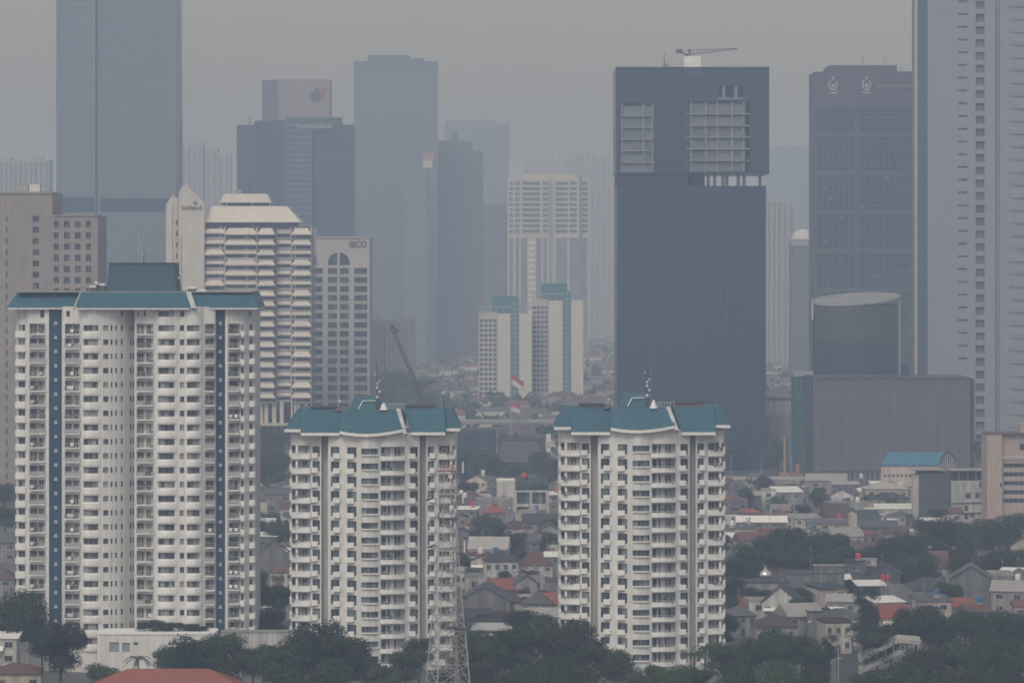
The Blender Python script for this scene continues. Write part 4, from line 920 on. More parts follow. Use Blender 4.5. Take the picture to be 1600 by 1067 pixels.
# --- tall lilac-grey tower at the right edge
def lilac_tower():
    Y = 1800.0; s, u, z = frame_of(1530, Y); T = thing('residential_tower', 'tall lilac-grey tower with a column of square openings, cut off at right edge', 'tower', (PX(1530, Y), Y, 0))
    prof = [(u(1449.5), 0), (u(1555), 0), (u(1555.4), 2.2), (u(1562), 2.2), (u(1562.4), 0), (u(1650), 2)]; zt = z(-30)
    holes = []; rows = [2 + 19.9 * k for k in range(-1, 37)]
    for r in rows:
        holes.append((u(1524.5), u(1538.5), z(r + 13), z(r), 1.4))
        if r < 570: holes.append((u(1497), u(1511.5), z(r + 2.6), z(r - .8), .8))
    w_ = MB(); facade(w_, prof, 0, zt, holes, 0); shell(w_, prof, 40, 0, zt, 0); w_.build('wall', LILAC, T)
    sb = MB(); sb.prism([(u(1438), 12), (u(1449.5) - .01, 0), (u(1449.5) - .01, 38), (u(1438), 38)], 0, zt); sb.build('corner_glass', surf('corner_blue_glass', (.06, .10, .16), .3), T)
    ef = MB(); ef.box(u(1433.5), u(1437.8), 12, 14, 0, zt + 1); ef.build('edge_fin', surf('edge_white', (.45, .41, .40), .7), T)
    m1 = win_mesh(prof, u(1524.5), u(1538.5), 13 / s, 1.3, 2, .12).mesh('window', [LILAC, surf('shaft_louvre', (.10, .12, .14), .7, objvar=.2), LILAC])
    m2 = win_mesh(prof, u(1497), u(1511.5), 3.4 / s, .7, 2, .1).mesh('slot_window', [LILAC, MATS['shaft_louvre'], LILAC])
    for r in rows:
        put('window', m1, T, (0, 0, z(r + 13)))
        if r < 570: put('slot_window', m2, T, (0, 0, z(r + 2.6)))
    for k, r in enumerate(rows):
        b_ = MB(); b_.box(u(1577), u(1649), -.1 + .2, 1.2, z(r + 8), z(r + 1)) if False else b_.box(u(1577), u(1649), .1, 1.9, z(r + 9), z(r + 2)); b_.build('louvre_bank', surf('louvre_lilac', (.235, .245, .285), .6, objvar=.08) if 'louvre_lilac' not in MATS else MATS['louvre_lilac'], T)
    jt = MB()
    for r in rows: jt.box(u(1449.6), u(1523), -.03, -.003, z(r + 15.2), z(r + 14.8))
    jt.build('panel_joints', surf('joint_grey', (.235, .245, .28), .7), T)
lilac_tower()

# --- ribbed grey hall with the oval glass drum behind it
def ribbed_hall():
    Y = 1588.0; s, u, z = frame_of(1397, Y); T = thing('ribbed_hall', 'big grey windowless hall clad in vertical metal ribs', 'building', (PX(1397, Y), Y, 0))
    rib = surf('ribbed_cladding', (.185, .20, .215), .55, .08, .1, streak=.1); dk = surf('ribbed_cladding_dark', (.065, .075, .085), .6, .08)  # dk: wall between the ribs painted darker to deepen their shade
    n = 62; pts = []; x0, x1 = u(1271.5), u(1516)
    w_ = MB(); w_.box(x0, x1, .5, 46, 0, z(592)); w_.prism([(x1 + .01, .5), (u(1524), 3), (u(1524), 46), (x1 + .01, 46)], 0, z(592)); w_.build('wall', [dk], T)
    for i in range(n):
        xa = x0 + (x1 - x0) * i / n; xb = xa + (x1 - x0) / n * .62
        r = MB(); r.prism([(xa, .49), (xa + .12, 0), (xb - .12, 0), (xb, .49)], z(735), z(592.5)); r.build('rib', rib, T)
    for i in range(31):
        xa = x0 + (x1 - x0) * i / 31; r = MB(); r.box(xa, xa + .75, -.1, .48, 0, z(738)); r.build('lower_rib', rib, T)
    cp = MB(); cp.box(x0 - .3, x1 + .2, -.3, 46, z(592) + .01, z(590)); cp.box(x0, x1, -.2, .48, z(737.6), z(735.2)); cp.build('coping', dk, T)
    sp = MB(); sp.box(u(1429) - .12, u(1429) + .12, -.06, .48, z(735), z(592.6)); sp.build('movement_joint', DARKST, T)
ribbed_hall()
def oval_drum():
    Y = 1650.0; s, u, z = frame_of(1344, Y); T = thing('oval_tower', 'oval dark glass drum with a slanted pale roof behind the ribbed hall', 'building', (PX(1344, Y), Y + 22, 0))
    gl = ribbed('drum_glass', (.055, .072, .075), (.045, .060, .064), 3.6, 2, .3, .5, .05, 0); gd = ribbed('drum_glass_dark', (.028, .042, .060), (.022, .034, .050), 3.6, 2, .3, .5, .05, 0)
    cx, a_, b_ = 0.0, 69 / s, 15.0; k = 40
    ring = lambda sx: [(cx + a_ * sx * math.cos(2 * math.pi * i / k) * (1 if abs(math.cos(2 * math.pi * i / k)) < .97 else 1), b_ * sx * math.sin(2 * math.pi * i / k)) for i in range(k)]
    w_ = MB(); w_.prism(ring(1.0), 0, z(536), 1); w_.prism(ring(1.0), z(534.5), z(478), 0); w_.prism(ring(1.004), z(536) + .01, z(534.5) - .01, 2); w_.build('glass_wall', [gl, gd, DARKST], T)
    # slanted disc roof with a rim
    rf = MB(); zl = lambda x, y: z(477) + (y + b_) / (2 * b_) * 4.2 + (x / a_) * 1.3
    lo = [(x * 1.03, y * 1.03, zl(x, y)) for x, y in ring(1)]; up = [(x * 1.03, y * 1.03, zl(x, y) + .9) for x, y in ring(1)]
    n0 = len(rf.v); rf.v += lo + up
    for i in range(k):
        j = (i + 1) % k; rf.f.append((i, j, k + j, k + i)); rf.m.append(1)
    rf.f.append(tuple(range(k, 2 * k))); rf.m.append(0); rf.f.append(tuple(reversed(range(k)))); rf.m.append(0); rf.build('roof_disc', [surf('drum_roof', (.25, .255, .26), .7, .2, .1), surf('drum_rim', (.30, .30, .30), .6, .1)], T)
    un = MB(); un.prism(ring(.97), z(478) + .01, z(475.5)); un.build('roof_neck', DARKST, T)
    st = MB(); st.tube((a_ * .99, -2, 20), (a_ * .99, -2, z(470)), .5, .5, 6); st.tube((-a_ * 1.0, -3, z(500)), (-a_ * 1.0, -3, z(474)), .4, .4, 6); st.build('edge_tube', PALEMETAL, T)
    sb = MB(); sb.box(u(1399), u(1432), 4, 20, 0, z(573)); sb.build('link_block', NGLASS, T)
oval_drum()

# --- netted scaffold building, piling rigs and low white hall beside the dark tower
def site():
    Y = 1660.0; s, u, z = frame_of(1255, Y); T = thing('netted_building', 'unfinished building wrapped in green scaffold netting left of the ribbed hall', 'building', (PX(1255, Y), Y, 0))
    net = surf('green_netting', (.05, .12, .125), .9, .35, .4, streak=.4); b_ = MB(); b_.box(u(1250), u(1268), 6, 20, 0, z(590), 0); b_.build('frame_block', surf('net_back', (.018, .030, .036), .9, .4, .3, streak=.4), T)
    n_ = MB(); r = random.Random(2)
    for k in range(7):
        a0 = 1241 + k * .6; a1 = a0 + 3.6; n_.face([(u(a0 + 3 * k), .6, 0), (u(a1 + 3 * k + 3), .4, 0), (u(a1 + 1.2 * k), .8, z(590)), (u(a0 + 1.2 * k), .9, z(590))])
    n_.box(u(1241), u(1243.6), .5, 18, 0, z(586)); n_.build('netting', net, T)
    c = MB(); c.box(u(1240), u(1272), .2, 20.5, z(588) + .01, z(581)); c.build('top_slab', FW, T)
    for lab, px, t, w_, col, Y2 in (('tall orange piling mast beside the dark tower', 1226, 684, 3.2, (.42, .26, .13), 1640), ('blue piling mast next to the orange one', 1231.5, 676, 4, (.06, .16, .28), 1642), ('short orange drilling rig below the green netting', 1246, 724, 6, (.36, .18, .09), 1636)):
        s2 = F / Y2; q = thing('piling_rig', lab, 'rig', (PX(px, Y2), Y2, 0)); m_ = surf('rig_paint_%d' % int(px), col, .5, .1)
        mb = MB(); zz = PZ(t, Y2); mb.box(-w_ / 2 / s2, w_ / 2 / s2, -.4, .4, 1.2, zz)
        for k in range(int(zz / 3)): mb.box(-w_ / 2 / s2 - .1, w_ / 2 / s2 + .1, -.5, .5, 2 + 3 * k, 2.25 + 3 * k)
        mb.build('mast', m_, q); b2 = MB(); b2.box(-2, 2.2, -1.2, 4, .9, 3.0); b2.build('cab', m_, q); b3 = MB(); b3.box(-2.2, -1.2, -1.6, 4.4, 0, .95); b3.box(1.4, 2.4, -1.6, 4.4, 0, .95); b3.build('tracks', DARKST, q)
site()

# ------------------------------------------------------------------ low-rise: houses, sheds, shophouses
ROOFS = {
    'red': ribbed('red_tile', (0.29, 0.100, 0.070), (0.22, 0.076, 0.054), 0.5, 1, 0.8, 0.2, 0.3, 0.2),
    'rust': ribbed('rust_tile', (0.170, 0.095, 0.078), (0.130, 0.074, 0.062), 0.5, 1, 0.85, 0.2, 0.3, 0.2),
    'brown': ribbed('brown_tile', (0.120, 0.085, 0.080), (0.090, 0.065, 0.062), 0.5, 1, 0.85, 0.2, 0.3, 0.2),
    'grey': ribbed('grey_tile', (0.125, 0.125, 0.132), (0.082, 0.082, 0.088), 0.5, 1, 0.8, 0.25, 0.3, 0.2),
    'dark': ribbed('dark_slate', (0.060, 0.066, 0.075), (0.045, 0.050, 0.058), 0.5, 1, 0.75, 0.25, 0.3, 0.2),
    'pale': ribbed('pale_tin', (0.42, 0.40, 0.38), (0.28, 0.265, 0.255), 0.4, 0, 0.6, 0.3, 0.3, 0.15),
    'white': ribbed('white_tin', (0.82, 0.80, 0.76), (0.72, 0.70, 0.67), 0.4, 0, 0.6, 0.3, 0.2, 0.05),
    'blue': ribbed('blue_sheet', (0.06, 0.195, 0.31), (0.05, 0.165, 0.27), 0.6, 0, 0.5, 0.3, 0.2, 0.05),
    'maroon': ribbed('maroon_tin', (0.13, 0.075, 0.080), (0.10, 0.060, 0.066), 0.5, 0, 0.8, 0.2, 0.3, 0.1),
    'tealdark': ribbed('dark_teal_tile', (0.055, 0.085, 0.095), (0.045, 0.07, 0.08), 0.5, 1, 0.8, 0.2, 0.3, 0.1),
}
WALLS = {
    'white': surf('house_white', (0.58, 0.565, 0.545), 0.9, 0.1, 0.4, streak=0.3, objvar=0.1),
    'cream': surf('house_cream', (0.50, 0.465, 0.40), 0.9, 0.1, 0.4, streak=0.3, objvar=0.1),
    'grey': surf('house_grey', (0.20, 0.20, 0.21), 0.9, 0.12, 0.3, streak=0.3, objvar=0.15),
    'mid': surf('house_mid_grey', (0.32, 0.31, 0.31), 0.9, 0.12, 0.3, streak=0.3, objvar=0.15),
    'dark': surf('house_dark', (0.095, 0.100, 0.110), 0.9, 0.15, 0.3, streak=0.25, objvar=0.1),
    'pink': surf('house_pink', (0.58, 0.49, 0.45), 0.9, 0.1, 0.4, streak=0.25, objvar=0.1),
    'maroon': surf('house_maroon', (0.16, 0.12, 0.125), 0.9, 0.12, 0.4, streak=0.25),
}
HWIN = glass('house_glass', (0.018, 0.022, 0.026), (0.20, 0.20, 0.19), 0.2, 0.8)
DOORM = surf('house_door', (0.10, 0.075, 0.06), 0.7, 0.2, 2, objvar=.4)
_wm = {}
def hwin_mesh(w_, h_):
    k = (round(w_, 1), round(h_, 1))
    if k not in _wm:
        mb = MB(); w2 = k[0] / 2; hh = k[1]; f = .09
        mb.box(-w2, w2, -.02, .03, 0, hh, 1)
        for a0, a1, b0, b1 in ((-w2, w2, 0, f), (-w2, w2, hh - f, hh), (-w2, -w2 + f, f, hh - f), (w2 - f, w2, f, hh - f), (-f / 2, f / 2, f, hh - f)): mb.box(a0, a1, -.09, -.02, b0, b1, 0)
        mb.box(-w2 - .12, w2 + .12, -.22, -.001, -.1, 0, 2)
        _wm[k] = mb.mesh('window', [FRAME, HWIN, WALLS['white']])
    return _wm[k]
def roof_mesh(kind, w_, d_, h0, rise, ov=.45, th=.16):
    """roof over a w_ x d_ box whose front is at y=0; thick enough to have an edge"""
    mb = MB(); x0, x1, y0, y1 = -w_ / 2 - ov, w_ / 2 + ov, -ov, d_ + ov; yc = (y0 + y1) / 2
    if kind == 'flat':
        t = .7; mb.box(x0 + ov, x1 - ov, 0, d_, h0 + .004, h0 + .12)
        for a in ((x0 + ov - .08, x1 - ov + .08, -.08, .12), (x0 + ov - .08, x1 - ov + .08, d_ - .12, d_ + .08), (x0 + ov - .08, x0 + ov + .12, .121, d_ - .121), (x1 - ov - .12, x1 - ov + .08, .121, d_ - .121)): mb.box(*a, h0 + .125, h0 + t)
        return mb
    if kind == 'shed':
        lo = [(x0, y0, h0), (x1, y0, h0), (x1, y1, h0 + rise), (x0, y1, h0 + rise)]
        n = 0; mb.v += lo + [(a, b, c + th) for a, b, c in lo]
        for q in ((3, 2, 1, 0), (4, 5, 6, 7), (0, 1, 5, 4), (1, 2, 6, 5), (2, 3, 7, 6), (3, 0, 4, 7)): mb.f.append(q); mb.m.append(0)
        return mb
    if kind == 'gablex': r = [(x0, yc), (x1, yc)]
    elif kind == 'hip':
        i = min((y1 - y0) / 2, (x1 - x0) * .42); r = [(x0 + i, yc), (x1 - i, yc)]
        if (y1 - y0) > (x1 - x0): i = (x1 - x0) / 2; xc = 0; r = None; ry = [(xc, y0 + i), (xc, y1 - i)]
    if kind == 'gabley':
        b = [(x0, y0, h0), (0, y0, h0 + rise), (x1, y0, h0)]; 
        for sx, xe in ((0, x0), (2, x1)):
            p = [(xe, y0, h0), (0, y0, h0 + rise), (0, y1, h0 + rise), (xe, y1, h0)]; n = len(mb.v); mb.v += p + [(a, b_, c + th) for a, b_, c in p]
            for q in ((0, 1, 2, 3), (7, 6, 5, 4), (0, 4, 5, 1), (1, 5, 6, 2), (2, 6, 7, 3), (3, 7, 4, 0)): mb.f.append(tuple(n + k for k in (q if sx else q[::-1]))); mb.m.append(0)
        return mb
    base = [(x0, y0, h0), (x1, y0, h0), (x1, y1, h0), (x0, y1, h0)]; e = [(a, b, c + th) for a, b, c in base]
    mb.v += base + e
    for q in ((3, 2, 1, 0), (0, 1, 5, 4), (1, 2, 6, 5), (2, 3, 7, 6), (3, 0, 4, 7)): mb.f.append(q); mb.m.append(0)
    if r is None:
        (xc, ya), (_, yb) = ry; mb.v += [(xc, ya, h0 + th + rise), (xc, yb, h0 + th + rise)]
        for q in ((4, 5, 8), (5, 6, 9, 8), (6, 7, 9), (7, 4, 8, 9)): mb.f.append(q); mb.m.append(0)
    else:
        mb.v += [(r[0][0], r[0][1], h0 + th + rise), (r[1][0], r[1][1], h0 + th + rise)]
        for q in ((4, 5, 9, 8), (5, 6, 9), (6, 7, 8, 9), (7, 4, 8)): mb.f.append(q); mb.m.append(0)
    return mb
FOOT = []
def house(x0, x1, eave, h_, kind, rise, roof, wall, label, d_=9.0, rz=0.0, wins=2, name='house', cat='house', tank=None, floors=None, group='low houses between the towers', Y=None, band=False):
    """x0..x1: photo columns of the front; eave: photo row of the eave, which stands h_ metres above the ground"""
    Y = Y or depth_for(eave, h_); s = F / Y; w_ = (x1 - x0) / s
    T = thing(name, label, cat, (PX((x0 + x1) / 2, Y), Y, 0), rz, group); FOOT.append((PX((x0 + x1) / 2, Y), Y + d_ / 2, max(w_, d_) / 2))
    mb = MB(); mb.box(-w_ / 2, w_ / 2, 0, d_, 0, h_)
    if kind == 'gablex':
        for x in (-w_ / 2, w_ / 2 - .15): mb.v += [(x, 0, h_), (x, d_, h_), (x, d_ / 2, h_ + rise)]; n = len(mb.v); mb.f.append((n - 3, n - 2, n - 1)); mb.m.append(0)
    if kind == 'gabley': mb.xz([(-w_ / 2, h_ + .003), (w_ / 2, h_ + .003), (0, h_ + rise * .97)], .02, .25)
    if kind == 'shed': mb.box(-w_ / 2, w_ / 2, d_ - .3, d_, h_ + .003, h_ + rise * .9)
    mb.build('wall', WALLS[wall], T)
    rm = roof_mesh(kind, w_, d_, h_, rise); rm.build('roof', ROOFS[roof] if roof in ROOFS else WALLS[roof], T)
    fl = floors or max(1, int(round(h_ / 3.3))); fh = h_ / fl
    if wins:
        for k in range(fl):
            for i in range(wins):
                ww = min(1.8, w_ / wins * .5); x = -w_ / 2 + w_ * (i + .5) / wins
                if k == 0 and i == wins // 2:
                    db = MB(); db.box(x - .5, x + .5, -.06, -.002, 0, min(2.1, fh * .8)); db.build('door', DOORM, T)
                else: put('window', hwin_mesh(ww, fh * .42), T, (x, -.005, fh * k + fh * .33))
    if band and h_ > 4:
        b_ = MB(); b_.box(-w_ / 2 - .12, w_ / 2 + .12, -.14, -.003, h_ * .5 - .15, h_ * .5 + .1); b_.build('floor_band', WALLS['white'], T)
    if rnd.random() < .55 and h_ < 9:                            # aerial
        ab = MB(); ax = w_ * rnd.uniform(-.35, .35); az = h_ + rise * .4; ab.tube((ax, d_ * .5, h_ - .2), (ax, d_ * .5, az + 4.2), .045, .03, 5)
        for k in range(4): ab.tube((ax - .55 + .07 * k, d_ * .5, az + 3.3 + .22 * k), (ax + .55 - .07 * k, d_ * .5, az + 3.3 + .22 * k), .022, None, 4)
        ab.build('aerial', GALV, T)
    if wins and rnd.random() < .5:
        ac = MB(); ax = w_ * rnd.choice([-.42, .02, .4]); ac.box(ax - .4, ax + .4, -.36, -.003, h_ * .62, h_ * .62 + .55); ac.build('air_conditioner', PALEMETAL, T)
    if wins and kind != 'flat' and rnd.random() < .4:
        cn_ = MB(); cn_.v += [(-w_ * .45, -1.6, h_ * .72), (w_ * .1, -1.6, h_ * .72), (w_ * .1, -.01, h_ * .82), (-w_ * .45, -.01, h_ * .82), (-w_ * .45, -1.6, h_ * .72 - .07), (w_ * .1, -1.6, h_ * .72 - .07), (w_ * .1, -.01, h_ * .82 - .07), (-w_ * .45, -.01, h_ * .82 - .07)]
        for q in ((0, 1, 2, 3), (7, 6, 5, 4), (4, 5, 1, 0), (5, 6, 2, 1), (6, 7, 3, 2), (7, 4, 0, 3)): cn_.f.append(q); cn_.m.append(0)
        cn_.build('awning', ROOFS[rnd.choice(['pale', 'grey', 'maroon', 'white'])], T)
    if tank:
        tb = MB(); tx = w_ * .2; zt = h_ + (.7 if kind == 'flat' else rise + .3); tb.box(tx - .7, tx + .7, d_ * .45, d_ * .45 + 1.4, h_ - .3, zt, 0); tb.lathe(tx, d_ * .45 + .7, [(.75, zt), (.8, zt + .3), (.8, zt + 1.3), (.35, zt + 1.6)], 12, 1)
        tb.build('water_tank', [GALV, surf('tank_' + tank, {'red': (.48, .07, .065), 'white': (.7, .7, .7), 'blue': (.05, .16, .32), 'orange': (.34, .13, .06)}[tank], .5) if 'tank_' + tank not in MATS else MATS['tank_' + tank]], T)
    return T
rot = lambda: rnd.uniform(-.25, .25)

# right-hand district, back to front
house(1259, 1322, 751, 7, 'shed', 2.0, 'pale', 'mid', 'grey house with pale lean-to roof in front of the ribbed hall', 14, -.1)
house(1303, 1342, 757, 6.5, 'shed', .8, 'pale', 'grey', 'house with small pale canopy just below the ribbed hall', 8)
house(1190, 1212, 767, 7, 'flat', 0, 'mid', 'white', 'small white box house left of the white canopy roof', 8, 0, 1)
house(1213, 1255, 769, 6.5, 'shed', 1.6, 'white', 'mid', 'house with bright white tilted canopy roof beside the long viaduct', 9, .2, 2)
house(1138, 1168, 785, 6, 'hip', 1.6, 'grey', 'mid', 'low grey-roofed house right beside the right apartment tower, upper one', 9)
house(1160, 1190, 774, 6, 'shed', 1.0, 'pale', 'grey', 'low shed with pale roof edge left of the white box house', 8)
house(1353, 1420, 764, 8, 'hip', 2.0, 'pale', 'cream', 'wide house with pale hipped roof below the blue vaulted hall', 12, .05, 4)
house(1362, 1422, 779, 7, 'hip', 1.8, 'dark', 'mid', 'house with dark flat-pitched roof between pale roofs', 10, .05, 3)
house(1295, 1365, 788, 8, 'flat', 0, 'mid', 'mid', 'concrete grey flat-roofed block behind the brown steep roof', 10, .06, 3, tank='white')
house(1290, 1328, 807, 6, 'gablex', 4.2, 'brown', 'cream', 'house with steep dark brown roof and pale gable wall', 9, .12, 3)
house(1328, 1339, 806, 9, 'flat', 0, 'cream', 'cream', 'narrow cream stair tower beside the steep brown roof', 6, 0, 0)
house(1337, 1372, 814, 6, 'gablex', 3.4, 'tealdark', 'mid', 'house with steep dark teal roof next to the cream stair tower', 8)
house(1352, 1436, 795, 6.5, 'shed', 1.2, 'white', 'white', 'long white house with bright white roof edge, right of the steep teal roof', 10, .06, 5, band=True)
house(1378, 1432, 806, 5, 'hip', 1.2, 'pale', 'white', 'white house with low pitched roof in front of the dark office wall', 9, -.12, 4)
house(1152, 1229, 816, 5, 'gablex', 1.8, 'white', 'grey', 'long shed with a brilliant white roof right of the right apartment tower', 11, -.03, 6)
house(1242, 1281, 810, 5.5, 'shed', 1.1, 'pale', 'white', 'shed with pale tilted roof right of the brilliant white roof', 8, .1, 3)
house(1262, 1335, 818, 5, 'hip', 1.2, 'grey', 'cream', 'cream-walled house with red awning below the steep brown roof', 9, 0, 4, tank='red')
house(1335, 1402, 824, 4.5, 'gablex', 2.0, 'grey', 'grey', 'broad dull grey roof in front of the teal and brown steep roofs', 11)
house(1382, 1425, 834, 4.5, 'hip', 1.8, 'brown', 'mid', 'brownish hipped roof among trees below the broad grey roof', 9)
house(1523, 1580, 792, 7, 'flat', 0, 'grey', 'mid', 'plain grey walled block in front of the beige banded building', 10, 0, 0)
house(1160, 1253, 903, 4.5, 'hip', 3.2, 'rust', 'mid', 'wide dull red-brown hipped roof right of the right apartment tower', 14, .03, 4)
house(1324, 1352, 879, 9.5, 'flat', 0, 'dark', 'dark', 'dark grey tall box house with red and white rooftop tank', 9, .0, 1, tank='red')
house(1352, 1407, 897, 6.5, 'gabley', 2.6, 'dark', 'dark', 'dark grey gabled house joined to the dark box house', 10, -.1, 0)
house(1228, 1320, 898, 8.5, 'flat', 0, 'grey', 'grey', 'big blank grey block with railed rooftop stair box', 11, .12, 0)
house(1416, 1493, 922, 5.5, 'hip', 3.0, 'dark', 'mid', 'wide dark hipped roof left of the big grey gabled house', 11, .06, 4)
house(1366, 1443, 941, 5.5, 'hip', 4.2, 'grey', 'mid', 'wide grey hipped roof with a pale box on it', 11, -.08, 4)
house(1341, 1384, 915, 6, 'shed', .9, 'white', 'dark', 'small white tilted roof between the dark gabled house and the tall tree', 7, .1, 1)
house(1378, 1420, 966, 4.5, 'gablex', 3.0, 'red', 'cream', 'bright red roof just right of the tall dark tree', 8, .08, 3)
house(1455, 1482, 887, 4.5, 'gablex', 4.6, 'rust', 'mid', 'steep red roof standing alone among trees at upper right', 7, 0, 2)
house(1485, 1548, 905, 8.5, 'gabley', 3.6, 'grey', 'grey', 'big blank grey gabled house near the right edge', 12, -.12, 0)
house(1548, 1584, 899, 8, 'flat', 0, 'mid', 'grey', 'grey lean box joined to the right of the big gabled house', 10, 0, 0)
house(1584, 1625, 905, 7, 'gabley', 2.2, 'grey', 'mid', 'grey house with one window cut by the right edge', 10, .08, 1)
house(1457, 1478, 920, 5, 'shed', .9, 'white', 'grey', 'small brilliant white lean-to roof left of the big gabled house', 5, .2, 1)
house(1491, 1519, 948, 4, 'gablex', 2.0, 'red', 'mid', 'small red roof under the big grey gabled house', 7, 0, 2)
house(1586, 1622, 948, 4, 'gablex', 1.5, 'rust', 'white', 'low red roof with pale wall at the right edge', 7, 0, 2)
house(1190, 1248, 942, 6.5, 'gabley', 4.2, 'dark', 'white', 'white gable-fronted house below the small silver dome', 12, -.14, 3, band=True)
house(1170, 1202, 940, 6.5, 'flat', 0, 'pale', 'white', 'pale box house left of the white gable front', 8, .1, 1)
house(1140, 1182, 962, 5, 'hip', 2.2, 'grey', 'mid', 'grey-roofed house close right of the right apartment tower base', 9, .1, 3)
house(1134, 1164, 953, 4.5, 'gablex', 2.8, 'red', 'white', 'small bright red roof touching the right apartment tower', 7, .1, 2)
house(1231, 1288, 963, 5, 'gablex', 2.8, 'pale', 'mid', 'house with pale sloping tin roof right of the cream dormer house', 10, .3, 3)
house(1180, 1246, 979, 4.5, 'hip', 2.4, 'brown', 'cream', 'cream house with brown roof and small white gable dormer', 9, .05, 4)
house(1292, 1336, 940, 6.5, 'shed', 1.2, 'pale', 'mid', 'house with patched pale tin roof left of the tall dark tree', 9, -.1, 3)
house(1289, 1331, 974, 7, 'flat', 0, 'brown', 'cream', 'cream two-storey house with brown flat parapet above the street', 9, .14, 3)
house(1262, 1300, 958, 6, 'flat', 0, 'grey', 'grey', 'grey box house tucked behind the cream two-storey house', 8, 0, 1)
# centre district between the two shorter towers
house(712, 757, 780, 6, 'hip', 2.8, 'maroon', 'mid', 'wide maroon tin roof right of the lattice mast, upper row', 12, .05, 3)
house(715, 745, 796, 6, 'shed', .7, 'white', 'grey', 'house with thin white roof edge below the maroon tin roof', 8, -.1, 2, tank='red')
house(745, 802, 782, 7.5, 'flat', 0, 'mid', 'mid', 'plain concrete block with one long dark opening', 11, .05, 1)
house(776, 805, 752, 11, 'flat', 0, 'white', 'white', 'tall pale blank box beside the white framed house', 9, 0, 0)
house(818, 876, 818, 6, 'gablex', 3.0, 'dark', 'mid', 'wide dark slate roof left of the right apartment tower', 11, .02, 3)
house(836, 880, 834, 6, 'gabley', 3.2, 'brown', 'mid', 'dull brown gable against the right apartment tower', 10, 0, 1)
house(792, 843, 846, 5, 'gablex', 2.2, 'grey', 'grey', 'long low grey roof in the middle of the district', 9, -.05, 3)
house(732, 792, 858, 5.5, 'gablex', 3.4, 'pale', 'cream', 'house with broad beige roof right of the lattice mast', 10, -.1, 3)
house(757, 810, 877, 7, 'hip', 2.8, 'dark', 'white', 'white house with dark hipped roof and a row of four windows', 10, .04, 4)
house(814, 863, 883, 5, 'hip', 3.6, 'rust', 'white', 'red-brown hipped roof right of the row-windowed white house', 10, .05, 3)
house(852, 878, 870, 5.5, 'shed', 1.0, 'white', 'grey', 'small white roof patch behind the red-brown hipped roof', 7, 0, 1)
house(726, 757, 902, 8, 'flat', 0, 'mid', 'mid', 'grey balcony house with a single square window by the lattice mast', 8, 0, 1, band=True)
house(766, 805, 921, 4.5, 'gablex', 2.7, 'red', 'white', 'bright red roof in the centre of the low houses', 8, .08, 2)
house(844, 880, 944, 4.5, 'gablex', 2.6, 'red', 'white', 'bright orange-red roof touching the right apartment tower base', 8, 0, 2)
house(805, 840, 912, 6, 'gabley', 2.4, 'grey', 'mid', 'small grey gabled house right of the central red roof', 8, .15, 1)
house(852, 880, 910, 7, 'flat', 0, 'grey', 'grey', 'plain grey box beside the right apartment tower', 8, 0, 0)
house(828, 850, 905, 6.5, 'flat', 0, 'mid', 'mid', 'narrow pale grey box left of the plain grey box', 7, 0, 1)
house(713, 797, 940, 6.5, 'gabley', 4.0, 'grey', 'grey', 'large grey gable-ended hall right behind the lattice mast', 16, -.06, 0)
house(770, 820, 941, 4.5, 'hip', 2.6, 'brown', 'white', 'brown hipped roof with curved white edge behind the maroon wall', 8, .1, 2)
house(767, 818, 964, 5.5, 'flat', 0, 'maroon', 'maroon', 'maroon walled box below the large grey hall', 9, 0, 0)
house(815, 860, 943, 5, 'hip', 2.4, 'grey', 'mid', 'grey hipped roof left of the orange-red roof', 9, -.1, 3)
house(726, 766, 960, 4.5, 'shed', .8, 'dark', 'dark', 'dark lean-to in front of the large grey hall', 7, 0, 0)
# corridor between the tall tower and the middle tower
house(400, 448, 742, 7, 'flat', 0, 'mid', 'mid', 'long grey low block seen in the gap beside the tall apartment tower', 12, 0, 3)
house(390, 418, 790, 6.5, 'flat', 0, 'cream', 'cream', 'plain cream box in the gap beside the tall apartment tower', 9, 0, 0)
house(415, 455, 772, 7, 'gablex', 2, 'grey', 'grey', 'grey pitched roof behind the cream box in the gap', 10, .1, 2)
house(397, 432, 838, 6, 'shed', .8, 'white', 'grey', 'house with thin white roof and red tank in the gap between towers', 8, 0, 1, tank='red')
house(398, 456, 868, 7, 'gabley', 4.4, 'grey', 'grey', 'big grey gable house in the gap between the tall and middle towers', 12, .1, 0)
house(422, 458, 894, 5.5, 'hip', 1.4, 'rust', 'cream', 'cream house with two dark windows below the grey gable', 8, -.1, 3)
house(408, 455, 940, 4.5, 'hip', 1.6, 'rust', 'mid', 'faint red roof half hidden by trees in the gap', 9, 0, 2)
# left edge
house(-30, 24, 848, 6, 'gablex', 3, 'grey', 'mid', 'grey roof at the left edge behind the tall apartment tower', 11, .1, 3)
house(-30, 22, 905, 5, 'hip', 3, 'brown', 'mid', 'brownish roof at the left edge above the big tree', 10, 0, 2)
house(-25, 26, 1014, 9, 'shed', .8, 'white', 'white', 'white shed with blue side panel at the lower left corner', 7, 0, 2, Y=842)
